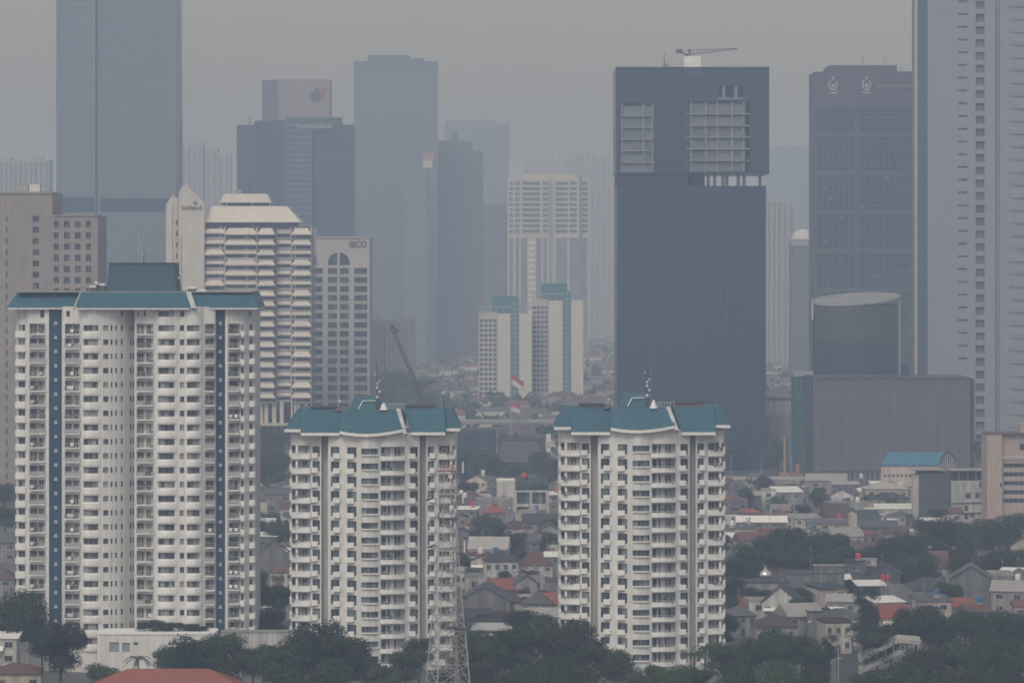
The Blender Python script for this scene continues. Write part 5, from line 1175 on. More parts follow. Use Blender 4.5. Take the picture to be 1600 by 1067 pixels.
# white podium at the foot of the tall tower
def podium():
    Y = 838.0; s, u, z = frame_of(300, Y); T = thing('podium', 'long white podium wall with two bluish windows at the foot of the tall tower', 'building', (PX(300, Y), Y, 0))
    prof = [(u(152), 0), (u(335), 0)]; zt = z(991); holes = [(u(171), u(186), z(1018), z(1003), .3), (u(191), u(203), z(1018), z(1004), .3)]
    w_ = MB(); facade(w_, prof, 0, zt, holes, 0); shell(w_, prof, 11, 0, zt, 0); w_.build('wall', WHITE, T)
    bw = surf('blue_blind', (.24, .30, .36), .6, .08)
    for h_ in holes: win_mesh(prof, h_[0], h_[1], h_[3] - h_[2], .28, 2, .09).build('window', [FRAME, bw, WHITE], T, (0, 0, h_[2]))
    c = MB(); c.box(u(152) - .15, u(335) + .1, -.15, 11, zt + .004, zt + .35); c.build('coping', WHITE2, T)
    v = MB(); v.box(u(209), u(215), -.2, -.002, z(1006), z(1003)); v.build('vent', DARKST, T)
podium()
T = thing('boundary_wall', 'low pale wall between the tall tower and the middle tower, above the trees', 'wall', (PX(412, 850), 850, 0)); s, u, z = frame_of(412, 850)
mb = MB(); mb.box(u(345), u(470), 0, 4, 0, z(988)); mb.build('wall', WALLS['white'], T); mb = MB(); mb.box(u(345) - .1, u(470) + .1, -.15, 4.1, z(988) + .004, z(988) + .3); mb.build('coping', WALLS['mid'], T)
house(146, 372, 1068, 6.4, 'hip', 2.9, 'red', 'white', 'wide red tiled hipped roof at the bottom edge below the white podium', 13, .03, 8, Y=768)
house(-10, 64, 1062, 4.4, 'hip', 1.8, 'rust', 'cream', 'faded brown roof in the lower left corner below the trees', 10, .1, 3, Y=812)

# ------------------------------------------------------------------ larger low buildings on the right
def vault():
    Y = 1500.0; s, u, z = frame_of(1440, Y); T = thing('vaulted_hall', 'hall with a blue barrel-vault roof and fan-light end', 'building', (PX(1440, Y), Y, 0), .0)
    x0, x1, xe = u(1377), u(1466), u(1502); ze, zt = z(725), z(707.5)
    # vault runs left-right, its end turned a little towards the viewer
    dx, dy = 1.0, 0.0; dep = xe - x1; yo = 8.0
    n = 12; prof = [(i / n, math.sin(math.pi * i / n)) for i in range(n + 1)]
    r_ = MB()
    for (a, b), (a2, b2) in zip(prof, prof[1:]):
        p = lambda t, h_, x: (x + dep * t, yo * t * 2, ze + (zt - ze) * h_)
        r_.face([p(a, b, x0), p(a, b, x1), p(a2, b2, x1), p(a2, b2, x0)])
        q = lambda P: (P[0] + .25, P[1] - .1, P[2] + .5)
        r_.face([p(a, b, x1), q(p(a, b, x1)), q(p(a2, b2, x1)), p(a2, b2, x1)])
    r_.build('vault_roof', ROOFS['blue'], T)
    e_ = MB(); pts = [(x1 + dep * a, yo * a * 2, ze + (zt - ze) * b) for a, b in prof]; e_.face(pts); e_.build('fan_light', OGLASS, T)
    for i in range(1, 10):
        t = i / 10; b_ = MB(); X, Yv = x1 + dep * t, yo * t * 2; b_.box(X - .18, X + .18, Yv - .3, Yv - .05, ze, ze + (zt - ze) * math.sin(math.pi * t) * .97); b_.build('fan_rib', WALLS['white'], T)
    rim = MB()
    for (a, b), (a2, b2) in zip(prof, prof[1:]): rim.tube((x1 + dep * a, yo * a * 2 - .2, ze + (zt - ze) * b), (x1 + dep * a2, yo * a2 * 2 - .2, ze + (zt - ze) * b2), .3, .3, 5)
    rim.build('rim', DARKST, T)
    w_ = MB(); w_.prism([(x0, 0), (x1, 0), (xe, yo * 2), (xe - 20, yo * 2 + 4), (x0 + dep, yo * 2)], 0, ze - .01); w_.build('wall', WALLS['pink'], T)
    f_ = MB(); f_.box(x0 - .3, x1, -.35, -.01, ze - .7, ze); f_.build('gutter', surf('gutter_blue', (.05, .17, .30), .5), T)
    for k in range(13):
        q2 = MB(); xx = x0 + 1 + k * 1.65; q2.box(xx, xx + .9, -.1, -.004, z(744.5), z(741)); q2.build('vent', DARKST, T)
vault()
def office_dark():
    Y = 1330.0; s, u, z = frame_of(1488, Y); T = thing('shophouse', 'four-storey shophouse with dark grey side wall and white windowed front', 'building', (PX(1488, Y), Y, 0))
    d_ = MB(); d_.box(u(1436), u(1486), 0, 12, 0, z(738)); d_.build('side_wall', WALLS['dark'], T)
    prof = [(u(1486.2), -.1), (u(1541), 5)]; holes = []
    for r in (771, 790, 800): pass
    cols = ((1510, 1519), (1526, 1535)); hs_ = [(u(a), u(b), z(t + 9), z(t), .3) for t in (770.5,) for a, b in cols] + [(u(1508), u(1514), z(799), z(790), .3), (u(1517), u(1524), z(810), z(803), .3), (u(1508), u(1514), z(812), z(803), .3)]
    w_ = MB(); facade(w_, prof, 0, z(752), hs_, 0); shell(w_, prof, 14, 0, z(752), 0); w_.build('front_wall', WALLS['white'], T)
    for h_ in hs_: win_mesh(prof, h_[0], h_[1], h_[3] - h_[2], .28, 2, .08).build('window', [FRAME, HWIN, FRAME], T, (0, 0, h_[2]))
    for t in (785.5, 801.5):
        b_ = MB(); b_.face([(prof[0][0], -.45, z(t + 1)), (prof[1][0], 4.65, z(t + 1)), (prof[1][0], 4.65, z(t)), (prof[0][0], -.45, z(t))]); b_.face([(prof[0][0], -.45, z(t)), (prof[1][0], 4.65, z(t)), (prof[1][0], 5, z(t)), (prof[0][0], 0, z(t))]); b_.build('floor_band', DARKST, T)
    t_ = MB(); t_.box(u(1487), u(1541), 6.5, 13, z(752) + .01, z(738)); t_.build('terrace_room', WALLS['dark'], T)
    for a0, a1, zz, yo in ((1425, 1475, 735, -1), (1487, 1543, 736, 2.5)):
        r_ = MB(); r_.box(u(a0), u(a1), yo, 13, z(zz) + .01, z(zz - 1.6)); r_.build('terrace_canopy', ROOFS['pale'], T)
    rl = MB(); rl.box(u(1502), u(1541), 4.2, 4.4, z(755), z(753)); rl.box(u(1502), u(1541), 4.2, 4.3, z(763), z(755.2)); rl.build('balcony_front', WALLS['maroon'], T)
    wb = MB(); wb.box(u(1428), u(1435.9), 1, 8, 0, z(741)); wb.build('stair_block', WALLS['white'], T)
    p_ = MB()
    for px in (1488, 1501, 1515, 1528, 1540): p_.box(u(px) - .12, u(px) + .12, 5.2, 5.5, z(752), z(737.5))
    p_.build('terrace_post', WALLS['white'], T)
office_dark()
def beige():
    Y = 1290.0; s, u, z = frame_of(1572, Y); T = thing('office_building', 'beige building with dark horizontal window bands at the right edge', 'building', (PX(1572, Y), Y, 0))
    prof = [(u(1542.5), 0), (u(1566), 0), (u(1566.4), 1.5), (u(1650), 1.5)]; wl = surf('beige_render', (.44, .36, .315), .85, .06, .2, streak=.12)
    hs_ = [(u(1569), u(1640), z(t + 7), z(t), .5) for t in (724, 738, 752, 766, 779)] + [(u(1594), u(1612), z(704), z(693), .4), (u(1562.5), u(1565), z(761), z(754), .3)]
    w_ = MB(); facade(w_, prof, 0, z(678), hs_, 0); shell(w_, prof, 16, 0, z(678), 0); w_.build('wall', wl, T)
    for h_ in hs_[:-1]: win_mesh(prof, h_[0], h_[1], h_[3] - h_[2], .45, 9 if h_[1] - h_[0] > 8 else 2, .1).build('window', [FRAME, OGLASS, wl], T, (0, 0, h_[2]))
    c = MB(); c.box(u(1542) - .2, u(1650), -.3, 16, z(678) + .004, z(676.5)); c.build('coping', WALLS['maroon'], T)
    c2 = MB(); c2.box(u(1597), u(1640), 4, 12, z(676.5) + .01, z(662)); c2.build('roof_block', wl, T)
    l_ = MB()
    for k in range(3): l_.box(u(1567), u(1640), 1.1, 1.48, z(714 + 1.8 * k + .9), z(714 + 1.8 * k))
    l_.build('louvre', PALEMETAL, T)
beige()
# white framed house with terrace garden
def framed_house():
    Y = 1330.0; s, u, z = frame_of(832, Y); T = thing('house', 'white three-storey house framed like a grid with plants on its roof terrace', 'house', (PX(832, Y), Y, 0), group='low houses between the towers')
    prof = [(u(805), 0), (u(858), 0)]; hs_ = [(u(807.5), u(827), z(787), z(769), 1.5), (u(831.5), u(853), z(787), z(769), 1.5), (u(807.5), u(827), z(803), z(791.5), .4)]
    w_ = MB(); facade(w_, prof, 0, z(766), hs_, 0, 0, 1); shell(w_, prof, 11, 0, z(766), 0); w_.build('wall', [WALLS['white'], HWIN], T)
    for a0, a1 in ((809, 826), (833, 852)):
        g_ = MB(); g_.box(u(a0), u(a1), 1.2, 1.25, z(786), z(770)); g_.build('window', TGLASS, T)
    t_ = MB(); t_.box(u(806), u(856), 5, 10.5, z(766) + .01, z(747)); t_.build('terrace_room', WALLS['dark'], T)
    p_ = MB(); r = random.Random(4)
    for _ in range(420):
        x, y, zz, q = r.uniform(u(805), u(857)), r.uniform(.3, 4), z(766) + abs(r.gauss(0, 1.3)), r.uniform(.1, .28)
        p_.face([(x - q, y, zz - q), (x + q, y - q, zz), (x + q * .6, y + q, zz + q), (x - q, y + q, zz + q * .8)])
    p_.build('roof_plants', PLANT, T)
framed_house()
tk = thing('water_tank', 'round red water tank above the white grid-framed house', 'tank', (PX(819, 1336), 1334, PZ(747, 1336) + .02)); mb = MB(); mb.lathe(0, 1.2, [(.9, 0), (1.15, .4), (1.15, 1.3), (.5, 1.8)], 14); mb.build('tank_body', MATS['tank_red'], tk); mb = MB(); mb.lathe(0, 1.2, [(.4, 1.81), (.4, 2.0), (.1, 2.05)], 10); mb.build('lid', MATS['tank_red'], tk)
for px, lab in ((1380, 'left of two red water tanks on stilts by the dark gabled house'), (1387.5, 'right of two red water tanks on stilts by the dark gabled house')):
    Y = 985.0; tk = thing('water_tank', lab, 'tank', (PX(px, Y), Y, 0), group='red tanks on stilts'); zt = PZ(907, Y); mb = MB(); mb.lathe(0, 0, [(.5, zt), (.62, zt + .3), (.62, zt + 1.3), (.3, zt + 1.6)], 14); mb.build('tank_body', MATS['tank_red'], tk)
    mb = MB()
    for a_ in (-.4, .4): mb.box(a_ - .06, a_ + .06, -.4, -.3, 0, zt); mb.box(a_ - .06, a_ + .06, .3, .4, 0, zt)
    mb.build('stand', GALV, tk)
# mosque dome
Y = 1010.0; s, u, z = frame_of(1198, Y); T = thing('mosque', 'small building carrying a silver dome with a spire', 'mosque', (PX(1198, Y), Y, 0)); r = 9.6 / s
mb = MB(); mb.box(-6, 6, 0, 10, 0, z(909)); mb.build('wall', WALLS['mid'], T)
mb = MB(); mb.prism([(-6.5, -.5), (6.5, -.5), (6.5, 10.5), (-6.5, 10.5)], z(909) + .01, z(905.5), 0, None, [(-2, 3), (2, 3), (2, 7), (-2, 7)]); mb.build('roof', ROOFS['dark'], T)
mb = MB(); mb.lathe(0, 5, [(r * .8, z(905.5)), (r, z(901)), (r * .95, z(898)), (r * .7, z(894.5)), (r * .3, z(892)), (r * .08, z(890)), (.05, z(885))], 20); mb.build('dome', surf('silver_dome', (.75, .76, .77), .25, .05, 1, metal=.8), T, smooth=True)
# rooftop railing and stair box on the big grey block, box on the hipped roof (parts of nothing else: small sheds of their own)
def shed_box(label, x0, x1, top, bot, Y, mat, dpt=3.0):
    s, u, z = frame_of((x0 + x1) / 2, Y); T = thing('stair_house', label, 'shed', (PX((x0 + x1) / 2, Y), Y, z(bot) + .02)); h_ = (bot - top) / s; w_ = (x1 - x0) / s
    mb = MB(); mb.box(-w_ / 2, w_ / 2, 0, dpt, 0, h_); mb.build('wall', mat, T); mb = MB(); mb.box(-w_ / 2 - .25, w_ / 2 + .25, -.25, dpt + .25, h_ + .004, h_ + .2); mb.build('roof', ROOFS['pale'], T)
    put('window', hwin_mesh(min(1.2, w_ * .4), h_ * .4), T, (0, -.005, h_ * .35))
Yb = depth_for(898, 8.5)
shed_box('stair box with a window on the roof of the big blank grey block', 1272, 1319, 884, 897.2, Yb + 3, WALLS['grey'])
shed_box('small white box on the dark box house roof', 1345, 1370, 874, 884, depth_for(897, 6.5) + 5, WALLS['cream'], 3)

# ------------------------------------------------------------------ roads, viaduct, footbridge, crane, flags
ASPH = surf('asphalt', (.055, .055, .057), .9, .2, .3)
def slab(name, pts, z_, mat):
    mb = MB(); mb.face([(x, y, z_) for x, y in pts]); o = mb.build(name, mat); o['kind'] = 'structure'; return o
slab('road', [(PX(1292, 790), 760), (PX(1352, 790), 760), (PX(1345, 900), 905), (PX(1308, 900), 905)], .02, ASPH)
slab('avenue', [(-700, 1690), (700, 1655), (700, 1690), (-700, 1725)], .03, ASPH)
def viaduct(label, x0, x1, top, Y, th, w_, posts):
    s = F / Y; T = thing('viaduct', label, 'bridge', (PX((x0 + x1) / 2, Y), Y, 0)); L_ = (x1 - x0) / s; zt = PZ(top, Y)
    mb = MB(); mb.box(-L_ / 2, L_ / 2, 0, w_, zt - th - 1.0, zt - 1.0); mb.build('deck', CONC, T)
    mb = MB(); mb.box(-L_ / 2, L_ / 2, -.3, -.01, zt - 1.5, zt); mb.build('parapet', surf_cache('pale_panel'), T)
    n = max(3, int(L_ / 28))
    for i in range(n):
        x = -L_ / 2 + L_ * (i + .5) / n; mb = MB(); mb.box(x - 1.1, x + 1.1, w_ * .35, w_ * .65, 0, zt - th - 1.01); mb.box(x - 2.5, x + 2.5, w_ * .1, w_ * .9, zt - th - 2.2, zt - th - 1.02); mb.build('pier', CONC, T)
    for i in range(posts):
        x = -L_ / 2 + L_ * (i + .5) / posts; mb = MB(); mb.tube((x, w_ * .5, zt - 1), (x, w_ * .5, zt + 8), .12, .08, 5); mb.tube((x, w_ * .5, zt + 8), (x + 1.6, w_ * .5, zt + 8.4), .08, .06, 5); mb.tube((x, w_ * .5, zt + 8), (x - 1.6, w_ * .5, zt + 8.4), .08, .06, 5); mb.build('lamp_post', GALV, T)
viaduct('long grey viaduct passing behind the two shorter apartment towers', 380, 1260, 655, 1950, 1.6, 18, 14)
viaduct('pale grey viaduct at the foot of the dark tower, right of the right apartment tower', 1120, 1262, 744, 1560, 2.0, 10, 3)
def footbridge():
    Y = 826.0; s, u, z = frame_of(1395, Y); T = thing('footbridge', 'covered footbridge with pale bent roof above the street at lower right', 'bridge', (PX(1395, Y), Y, 0))
    A, B, C = (u(1343), z(1028)), (u(1405), z(998)), (u(1439), z(1001)); th = .8
    for p, q in ((A, B), (B, C)):
        mb = MB(); mb.v += [(p[0], 0, p[1]), (q[0], 0, q[1]), (q[0], 3.2, q[1] + .7), (p[0], 3.2, p[1] + .7), (p[0], 0, p[1] - th), (q[0], 0, q[1] - th), (q[0], 3.2, q[1] - th), (p[0], 3.2, p[1] - th)]
        for f in ((0, 1, 2, 3), (7, 6, 5, 4), (4, 5, 1, 0), (5, 6, 2, 1), (6, 7, 3, 2), (7, 4, 0, 3)): mb.f.append(f); mb.m.append(0)
        mb.build('roof', ROOFS['pale'], T)
        dk = MB(); o = -2.6; dk.v += [(a, b, c + o) for a, b, c in mb.v]
        for f in ((0, 1, 2, 3), (7, 6, 5, 4), (4, 5, 1, 0), (5, 6, 2, 1), (6, 7, 3, 2), (7, 4, 0, 3)): dk.f.append(f); dk.m.append(0)
        dk.build('deck', CONC, T)
        for i in range(5):
            t = (i + .3) / 5; x, zz = p[0] + (q[0] - p[0]) * t, p[1] + (q[1] - p[1]) * t; b_ = MB(); b_.box(x - .07, x + .07, .1, .24, zz - 2.6, zz - th); b_.box(x - .07, x + .07, 2.9, 3.04, zz - 2.6, zz - th); b_.build('post', GALV, T)
    for x in (u(1398), u(1436), u(1362)): b_ = MB(); b_.box(x - .3, x + .3, 1, 2, 0, z(1001) - 4.2 if x > u(1380) else z(1020) - 3); b_.build('pier', CONC, T)
footbridge()
def lamp(px, py, Y, lab):
    T = thing('street_lamp', lab, 'lamp', (PX(px, Y), Y, 0)); h_ = PZ(py, Y); mb = MB(); mb.tube((0, 0, 0), (0, 0, h_), .14, .08, 6); mb.build('pole', GALV, T)
    mb = MB(); mb.tube((0, 0, h_ - .1), (1.5, 0, h_ + .25), .06, .05, 5); mb.build('arm', GALV, T); mb = MB(); mb.box(1.3, 2.0, -.15, .15, h_ + .16, h_ + .32); mb.build('lamp_head', PALEMETAL, T)
lamp(1310, 1001, 812, 'tall grey lamp post standing in the street at lower right')
lamp(1300, 1030, 800, 'short lamp post at the bottom edge near the street')
def mobile_crane():
    Y = 1900.0; s, u, z = frame_of(690, Y); T = thing('mobile_crane', 'mobile crane with long dark boom leaning left in the middle distance', 'crane', (PX(690, Y), Y, 0))
    p, q = Vector((0, 0, 4)), Vector((u(611), -4, z(508)))
    b_ = MB(); n = 22
    for ox, oy in ((-.7, -.7), (.7, -.7), (.7, .7), (-.7, .7)): b_.tube(p + Vector((ox * 1.3, oy * 1.3, 0)), q + Vector((ox * .8, oy * .8, 0)), .42, .30, 5)
    for i in range(n):
        a, b = p + (q - p) * (i / n), p + (q - p) * ((i + 1) / n); b_.tube(a + Vector((-.8, -.7, 0)), b + Vector((.8, -.7, 0)), .24, None, 4); b_.tube(a + Vector((.8, .7, 0)), b + Vector((-.8, .7, 0)), .13, None, 4)
    b_.build('boom', surf('boom_maroon', (.07, .045, .045), .6), T)
    h_ = MB(); h_.tube(q, q + Vector((4.0, 0, -3.5)), .9, .5, 6); h_.build('boom_head', surf('boom_dark', (.05, .03, .03), .6), T)
    c = MB(); c.box(-2.5, 4, -2, 2, 1.6, 4.4); c.build('cab', STEELB, T); c = MB(); c.box(-4, 5, -2.6, -1.4, 0, 1.55); c.box(-4, 5, 1.4, 2.6, 0, 1.55); c.build('tracks', DARKST, T)
    l_ = MB(); l_.tube(q + Vector((.5, 0, 0)), Vector((u(617), -4, 14)), .06, None, 4); l_.build('hoist_rope', DARKST, T)
mobile_crane()
FR, FWt = surf('flag_red', (.40, .10, .10), .8, .05), surf('flag_white', (.66, .63, .62), .8, .05)
def flag(px, py, Y, w_, h_, lab, drop):
    s = F / Y; T = thing('flag', lab, 'flag', (PX(px, Y), Y, 0), group='red and white flags'); zt = PZ(py, Y)
    p_ = MB(); p_.tube((0, 0, 0), (0, 0, zt + .4), .16, .1, 6); p_.build('pole', GALV, T)
    for nm, z0, z1, mt in (('red_band', .5, 1, FR), ('white_band', 0, .5, FWt)):
        mb = MB(); n = 10
        for i in range(n):
            t0, t1 = i / n, (i + 1) / n
            P = lambda t, v_: (w_ * t, .5 * math.sin(t * 7), zt - h_ * (1 - v_) - drop * t + .25 * math.sin(t * 6))
            mb.face([P(t0, z0), P(t1, z0), P(t1, z1), P(t0, z1)]); Q = lambda t, v_: (P(t, v_)[0], P(t, v_)[1] + .06, P(t, v_)[2]); mb.face([Q(t0, z1), Q(t1, z1), Q(t1, z0), Q(t0, z0)])
        mb.build(nm, mt, T)
flag(799, 585, 1940, 6.2, 5.0, 'large red and white flag flying in front of the left white slab', 3.4)
flag(797, 629, 1945, 5.2, 4.4, 'red and white flag hanging low above the viaduct', .9)
# dark block with pale horizontal bands, and a pale billboard behind the gap
def banded():
    Y = 1680.0; s, u, z = frame_of(815, Y); T = thing('car_park', 'dark block with pale horizontal strips between the two shorter towers', 'building', (PX(815, Y), Y, 0))
    mb = MB(); mb.box(u(778), u(852), 0, 24, 0, z(686)); mb.build('wall', surf('dark_block', (.045, .05, .055), .8, .2, .2), T)
    for k in range(8):
        a0 = 781 + rnd.uniform(0, 5); a1 = 846 - rnd.uniform(0, 9); mb = MB(); mb.box(u(a0), u(a1), -.6, -.01, z(692.4 + 4 * k), z(691 + 4 * k)); mb.build('floor_strip', CONC, T)
    T = thing('dark_office', 'dark blurred block under the viaduct left of the striped block', 'building', (PX(745, 1720), 1720, 0)); s, u, z = frame_of(745, 1720)
    mb = MB(); mb.box(u(712), u(775), 0, 20, 0, z(672)); mb.build('wall', MATS['dark_block'], T)
    for k in range(7): mb = MB(); mb.box(u(714), u(773), -.3, -.01, z(678 + 7 * k + 3.4), z(678 + 7 * k)); mb.build('window_band', OGLASS, T)
    T = thing('billboard', 'upright pale billboard beside the right apartment tower roof', 'sign', (PX(857, 1640), 1640, 0)); s, u, z = frame_of(857, 1640)
    mb = MB(); mb.box(u(853.5), u(860.5), -.3, .3, z(706), z(678)); mb.build('panel', FWt, T); mb = MB(); mb.tube((0, .1, 0), (0, .1, z(706)), .4, .3, 8); mb.build('pole', GALV, T)
    mb = MB(); mb.box(u(855), u(859), -.36, -.31, z(700), z(690)); mb.build('poster', surf('poster_grey', (.35, .33, .36), .7, .4, .8), T)
banded()
T = thing('warehouse', 'low white hall with a dark window line right of the dark tower', 'building', (PX(1219, 1760), 1760, 0)); s, u, z = frame_of(1219, 1760)
mb = MB(); mb.box(u(1196), u(1242), 0, 20, 0, z(620)); mb.build('wall', WALLS['white'], T); mb = MB(); mb.box(u(1200), u(1241), -.2, -.01, z(625), z(623)); mb.build('window_band', OGLASS, T); mb = MB(); mb.box(u(1195), u(1243), -.5, 20.5, z(620) + .01, z(618.6)); mb.build('roof', ROOFS['pale'], T)
mb = MB(); mb.box(u(1199), u(1243), -6, -.5, 0, z(648)); mb.build('annex', CONC, T)

# ------------------------------------------------------------------ trees
LEAF = [foliage('leaf_dark', (.012, .024, .010), (.034, .056, .020)), foliage('leaf_mid', (.017, .036, .012), (.056, .090, .026)), foliage('leaf_olive', (.026, .040, .014), (.075, .094, .034))]
BARK = surf('bark', (.075, .062, .050), .95, .3, 1.5)
def crown_mesh(seed, n, tall, nl, leaf, mat):
    r = random.Random(seed); lobes = []
    for i in range(nl):
        a_ = r.uniform(0, 2 * math.pi); q = math.sqrt(r.random()) * .66; zc = r.uniform(-.85, .62) * tall
        k = 1 - .5 * max(0, zc / tall) - .18 * max(0, -zc / tall); lobes.append((q * k * math.cos(a_), q * k * math.sin(a_), zc, r.uniform(.26, .46)))
    v, f = [], []
    wts = [l[3] ** 2 for l in lobes]
    for _ in range(n):
        lx, ly, lz, lr = r.choices(lobes, wts)[0]
        d = Vector((r.gauss(0, 1), r.gauss(0, 1), r.gauss(.25, .9))).normalized(); rad = lr * (r.uniform(.78, 1.08) if r.random() < .75 else r.uniform(.3, .85))
        p = Vector((lx, ly, lz)) + Vector((d.x * rad, d.y * rad, d.z * rad * .82))
        nrm = (d + Vector((r.gauss(0, .32), r.gauss(0, .32), r.gauss(.12, .32)))).normalized(); t = nrm.orthogonal().normalized(); b = nrm.cross(t); an = r.uniform(0, 6.28)
        t, b = t * math.cos(an) + b * math.sin(an), b * math.cos(an) - t * math.sin(an); s_ = leaf * r.uniform(.55, 1.5); n0 = len(v)
        v += [tuple(p - t * s_), tuple(p - b * s_ * .55 + nrm * s_ * .15), tuple(p + t * s_), tuple(p + b * s_ * .55 + nrm * s_ * .15)]; f.append((n0, n0 + 1, n0 + 2, n0 + 3))
    me = bpy.data.meshes.new('crown'); me.from_pydata(v, [], f); me.materials.append(mat); me.update()
    tb = MB()
    tb.tube((0, 0, -1.6 * tall - .35), (0.02, .01, -.5 * tall), .062, .045, 7); 
    for lx, ly, lz, lr in lobes[:9]: tb.tube((0.02, .01, -.62 * tall + .1), (lx * .85, ly * .85, lz), .030, .010, 5)
    return me, tb.mesh('trunk', BARK)
KINDS = []
for k, (n, tall, nl, leaf, mi) in enumerate([(7000, .72, 20, .040, 0), (7000, .64, 22, .040, 1), (7000, .85, 20, .040, 0), (6500, .70, 18, .044, 2), (7000, 1.35, 24, .042, 0), (7000, .58, 24, .038, 1)]):
    KINDS.append(crown_mesh(50 + k, n, tall, nl, leaf, LEAF[mi]) + (tall,))
def tree(px, top, wpx, h_, kind, label, group='trees', Y=None):
    """px: column; top: photo row of the crown top; wpx: crown width in photo pixels; h_: height in metres"""
    Y = Y or depth_for(top, h_); R_ = wpx / 2 / (F / Y); me, tr, tall = KINDS[kind]; lowest = 1.6 * tall + .35
    top_u = tall * .62 + .36; zc = h_ - top_u * R_
    T = thing('tree', label, 'tree', (PX(px, Y), Y, 0), rnd.uniform(0, 6.28), group)
    c = put('crown', me, T, (0, 0, zc)); c.scale = (R_ / .95,) * 3
    t = put('trunk', tr, T, (0, 0, 0)); zs = zc / (lowest); t.location = (0, 0, zc); k = max(R_, zc / lowest); t.scale = (R_, R_, max(R_ * .6, zc / lowest))
    t.location.z = t.scale.z * lowest if t.scale.z * lowest <= zc + R_ else zc
    FOOT.append((PX(px, Y), Y, 2)); return T
def palm(px, top, Y, label, R_=3.2, seed=0):
    r = random.Random(seed); T = thing('palm_tree', label, 'palm', (PX(px, Y), Y, 0)); h_ = PZ(top, Y) - .8
    mb = MB(); mb.tube((0, 0, 0), (.25, 0, h_ * .5), .24, .19, 7); mb.tube((.25, 0, h_ * .5), (.3, .1, h_), .19, .15, 7); mb.build('trunk', BARK, T)
    for k in range(13):
        a_ = 2 * math.pi * k / 13 + r.uniform(-.2, .2); up = r.uniform(.2, 1.2); fr = MB(); pts = []
        for i in range(8):
            t = i / 7; q = R_ * t; pts.append(Vector((math.cos(a_) * q, math.sin(a_) * q, up * q * .75 - .34 * q * q * (.6 + .25 * up))))
        sd = Vector((-math.sin(a_), math.cos(a_), 0))
        for i in range(7):
            for sg in (-1, 1):
                for e in (0, .5):
                    p = pts[i].lerp(pts[i + 1], e); L_ = .75 * (1 - .55 * i / 7); q = p + sd * sg * L_ + Vector((0, 0, -.35 * L_)) + (pts[i + 1] - pts[i]) * .5
                    fr.face([p, p + (pts[i + 1] - pts[i]) * .4, q])
            fr.tube(pts[i], pts[i + 1], .035, .03, 4)
        fr.build('frond', LEAF[1], T, (.3, .1, h_))
FG = 'trees along the bottom edge'; MG = 'trees among the houses'
ORD = ['first', 'second', 'third', 'fourth', 'fifth', 'sixth', 'seventh', 'eighth', 'ninth', 'tenth', 'eleventh', 'twelfth', 'thirteenth', 'fourteenth', 'fifteenth', 'sixteenth', 'seventeenth', 'eighteenth', 'nineteenth', 'twentieth'] + ['number %d' % i for i in range(21, 90)]
def cluster(where, items, group):
    for i, (px, top, w_, h_, k) in enumerate(sorted(items)):
        tree(px, top, w_, h_, k, '%s from the left %s' % (('%s tree' % ORD[i]).capitalize().replace('First tree', 'First tree').lower(), where), group)
tree(26, 912, 112, 20, 0, 'big dark tree at the left edge in front of the tall apartment tower', FG)
tree(95, 966, 92, 17, 2, 'upright tree in front of the blue stripe of the tall apartment tower', FG)
tree(66, 975, 60, 15, 0, 'dark tree between the big left edge tree and the upright tree', FG)
tree(5, 750, 40, 13, 0, 'dim tree at the far left edge beside the tall tower', MG); tree(8, 790, 44, 12, 1, 'dim round tree at the left edge below the other', MG)
def shrub(px, top, w_, Y, zb, k, label):
    s = F / Y; h_ = PZ(top, Y) - zb; R_ = w_ / 2 / s; T = thing('shrub', label, 'shrub', (PX(px, Y), Y, zb), rnd.uniform(0, 6), 'hedge on the podium terrace'); c = put('crown', KINDS[k][0], T, (0, 0, h_ * .5)); c.scale = (R_, R_, h_ * .8); mb = MB(); mb.tube((0, 0, 0), (0, 0, h_ * .5), .12, .06, 6); mb.build('trunk', BARK, T)
for i, (px, top, w_, k) in enumerate([(226, 971, 30, 5), (244, 968, 34, 1), (262, 970, 34, 0), (280, 972, 34, 5), (298, 975, 32, 0), (314, 978, 30, 1)]): shrub(px, top, w_, 843.0, PZ(991, 838) + .36, k, '%s bush from the left in the hedge on the podium roof terrace' % ORD[i])
cluster('in the row before the white podium', [(275, 1008, 60, 12, 1), (306, 980, 104, 17, 0), (347, 988, 92, 16, 1), (372, 1012, 60, 13, 5), (160, 1036, 70, 10, 1), (395, 1010, 60, 13, 1), (258, 1004, 50, 12, 0), (332, 1010, 70, 13, 1)], FG)
cluster('in the clump below the middle apartment tower', [(412, 1004, 70, 14, 5), (452, 986, 92, 16, 0), (490, 960, 104, 19, 0), (538, 988, 92, 16, 1), (566, 1020, 60, 12, 1), (520, 1024, 90, 12, 5), (440, 1032, 90, 11, 1), (596, 1032, 66, 11, 3), (632, 1014, 66, 13, 1)], FG)
cluster('in the strip right of the lattice mast', [(655, 996, 56, 14, 1), (738, 984, 70, 15, 1), (772, 996, 60, 14, 5), (690, 1038, 60, 10, 3), (752, 1030, 80, 11, 1), (720, 1010, 50, 12, 3)], FG)
cluster('in the big clump before the right apartment tower', [(805, 976, 92, 16, 1), (850, 956, 116, 18, 5), (893, 968, 104, 17, 1), (932, 996, 84, 14, 5), (965, 1014, 72, 12, 1), (830, 1026, 110, 11, 5), (900, 1032, 100, 11, 1), (986, 1040, 60, 9, 3), (868, 1010, 84, 13, 0), (1020, 1036, 60, 10, 5), (1056, 1040, 64, 10, 1), (1090, 1034, 60, 10, 0)], FG)
palm(214, 1022, 818, 'small palm in front of the white podium windows', 3.4, 1); palm(1100, 1006, 826, 'palm with drooping fronds at the foot of the right apartment tower', 4.0, 2); palm(1083, 1016, 822, 'smaller palm left of the other at the right apartment tower', 3.0, 3)
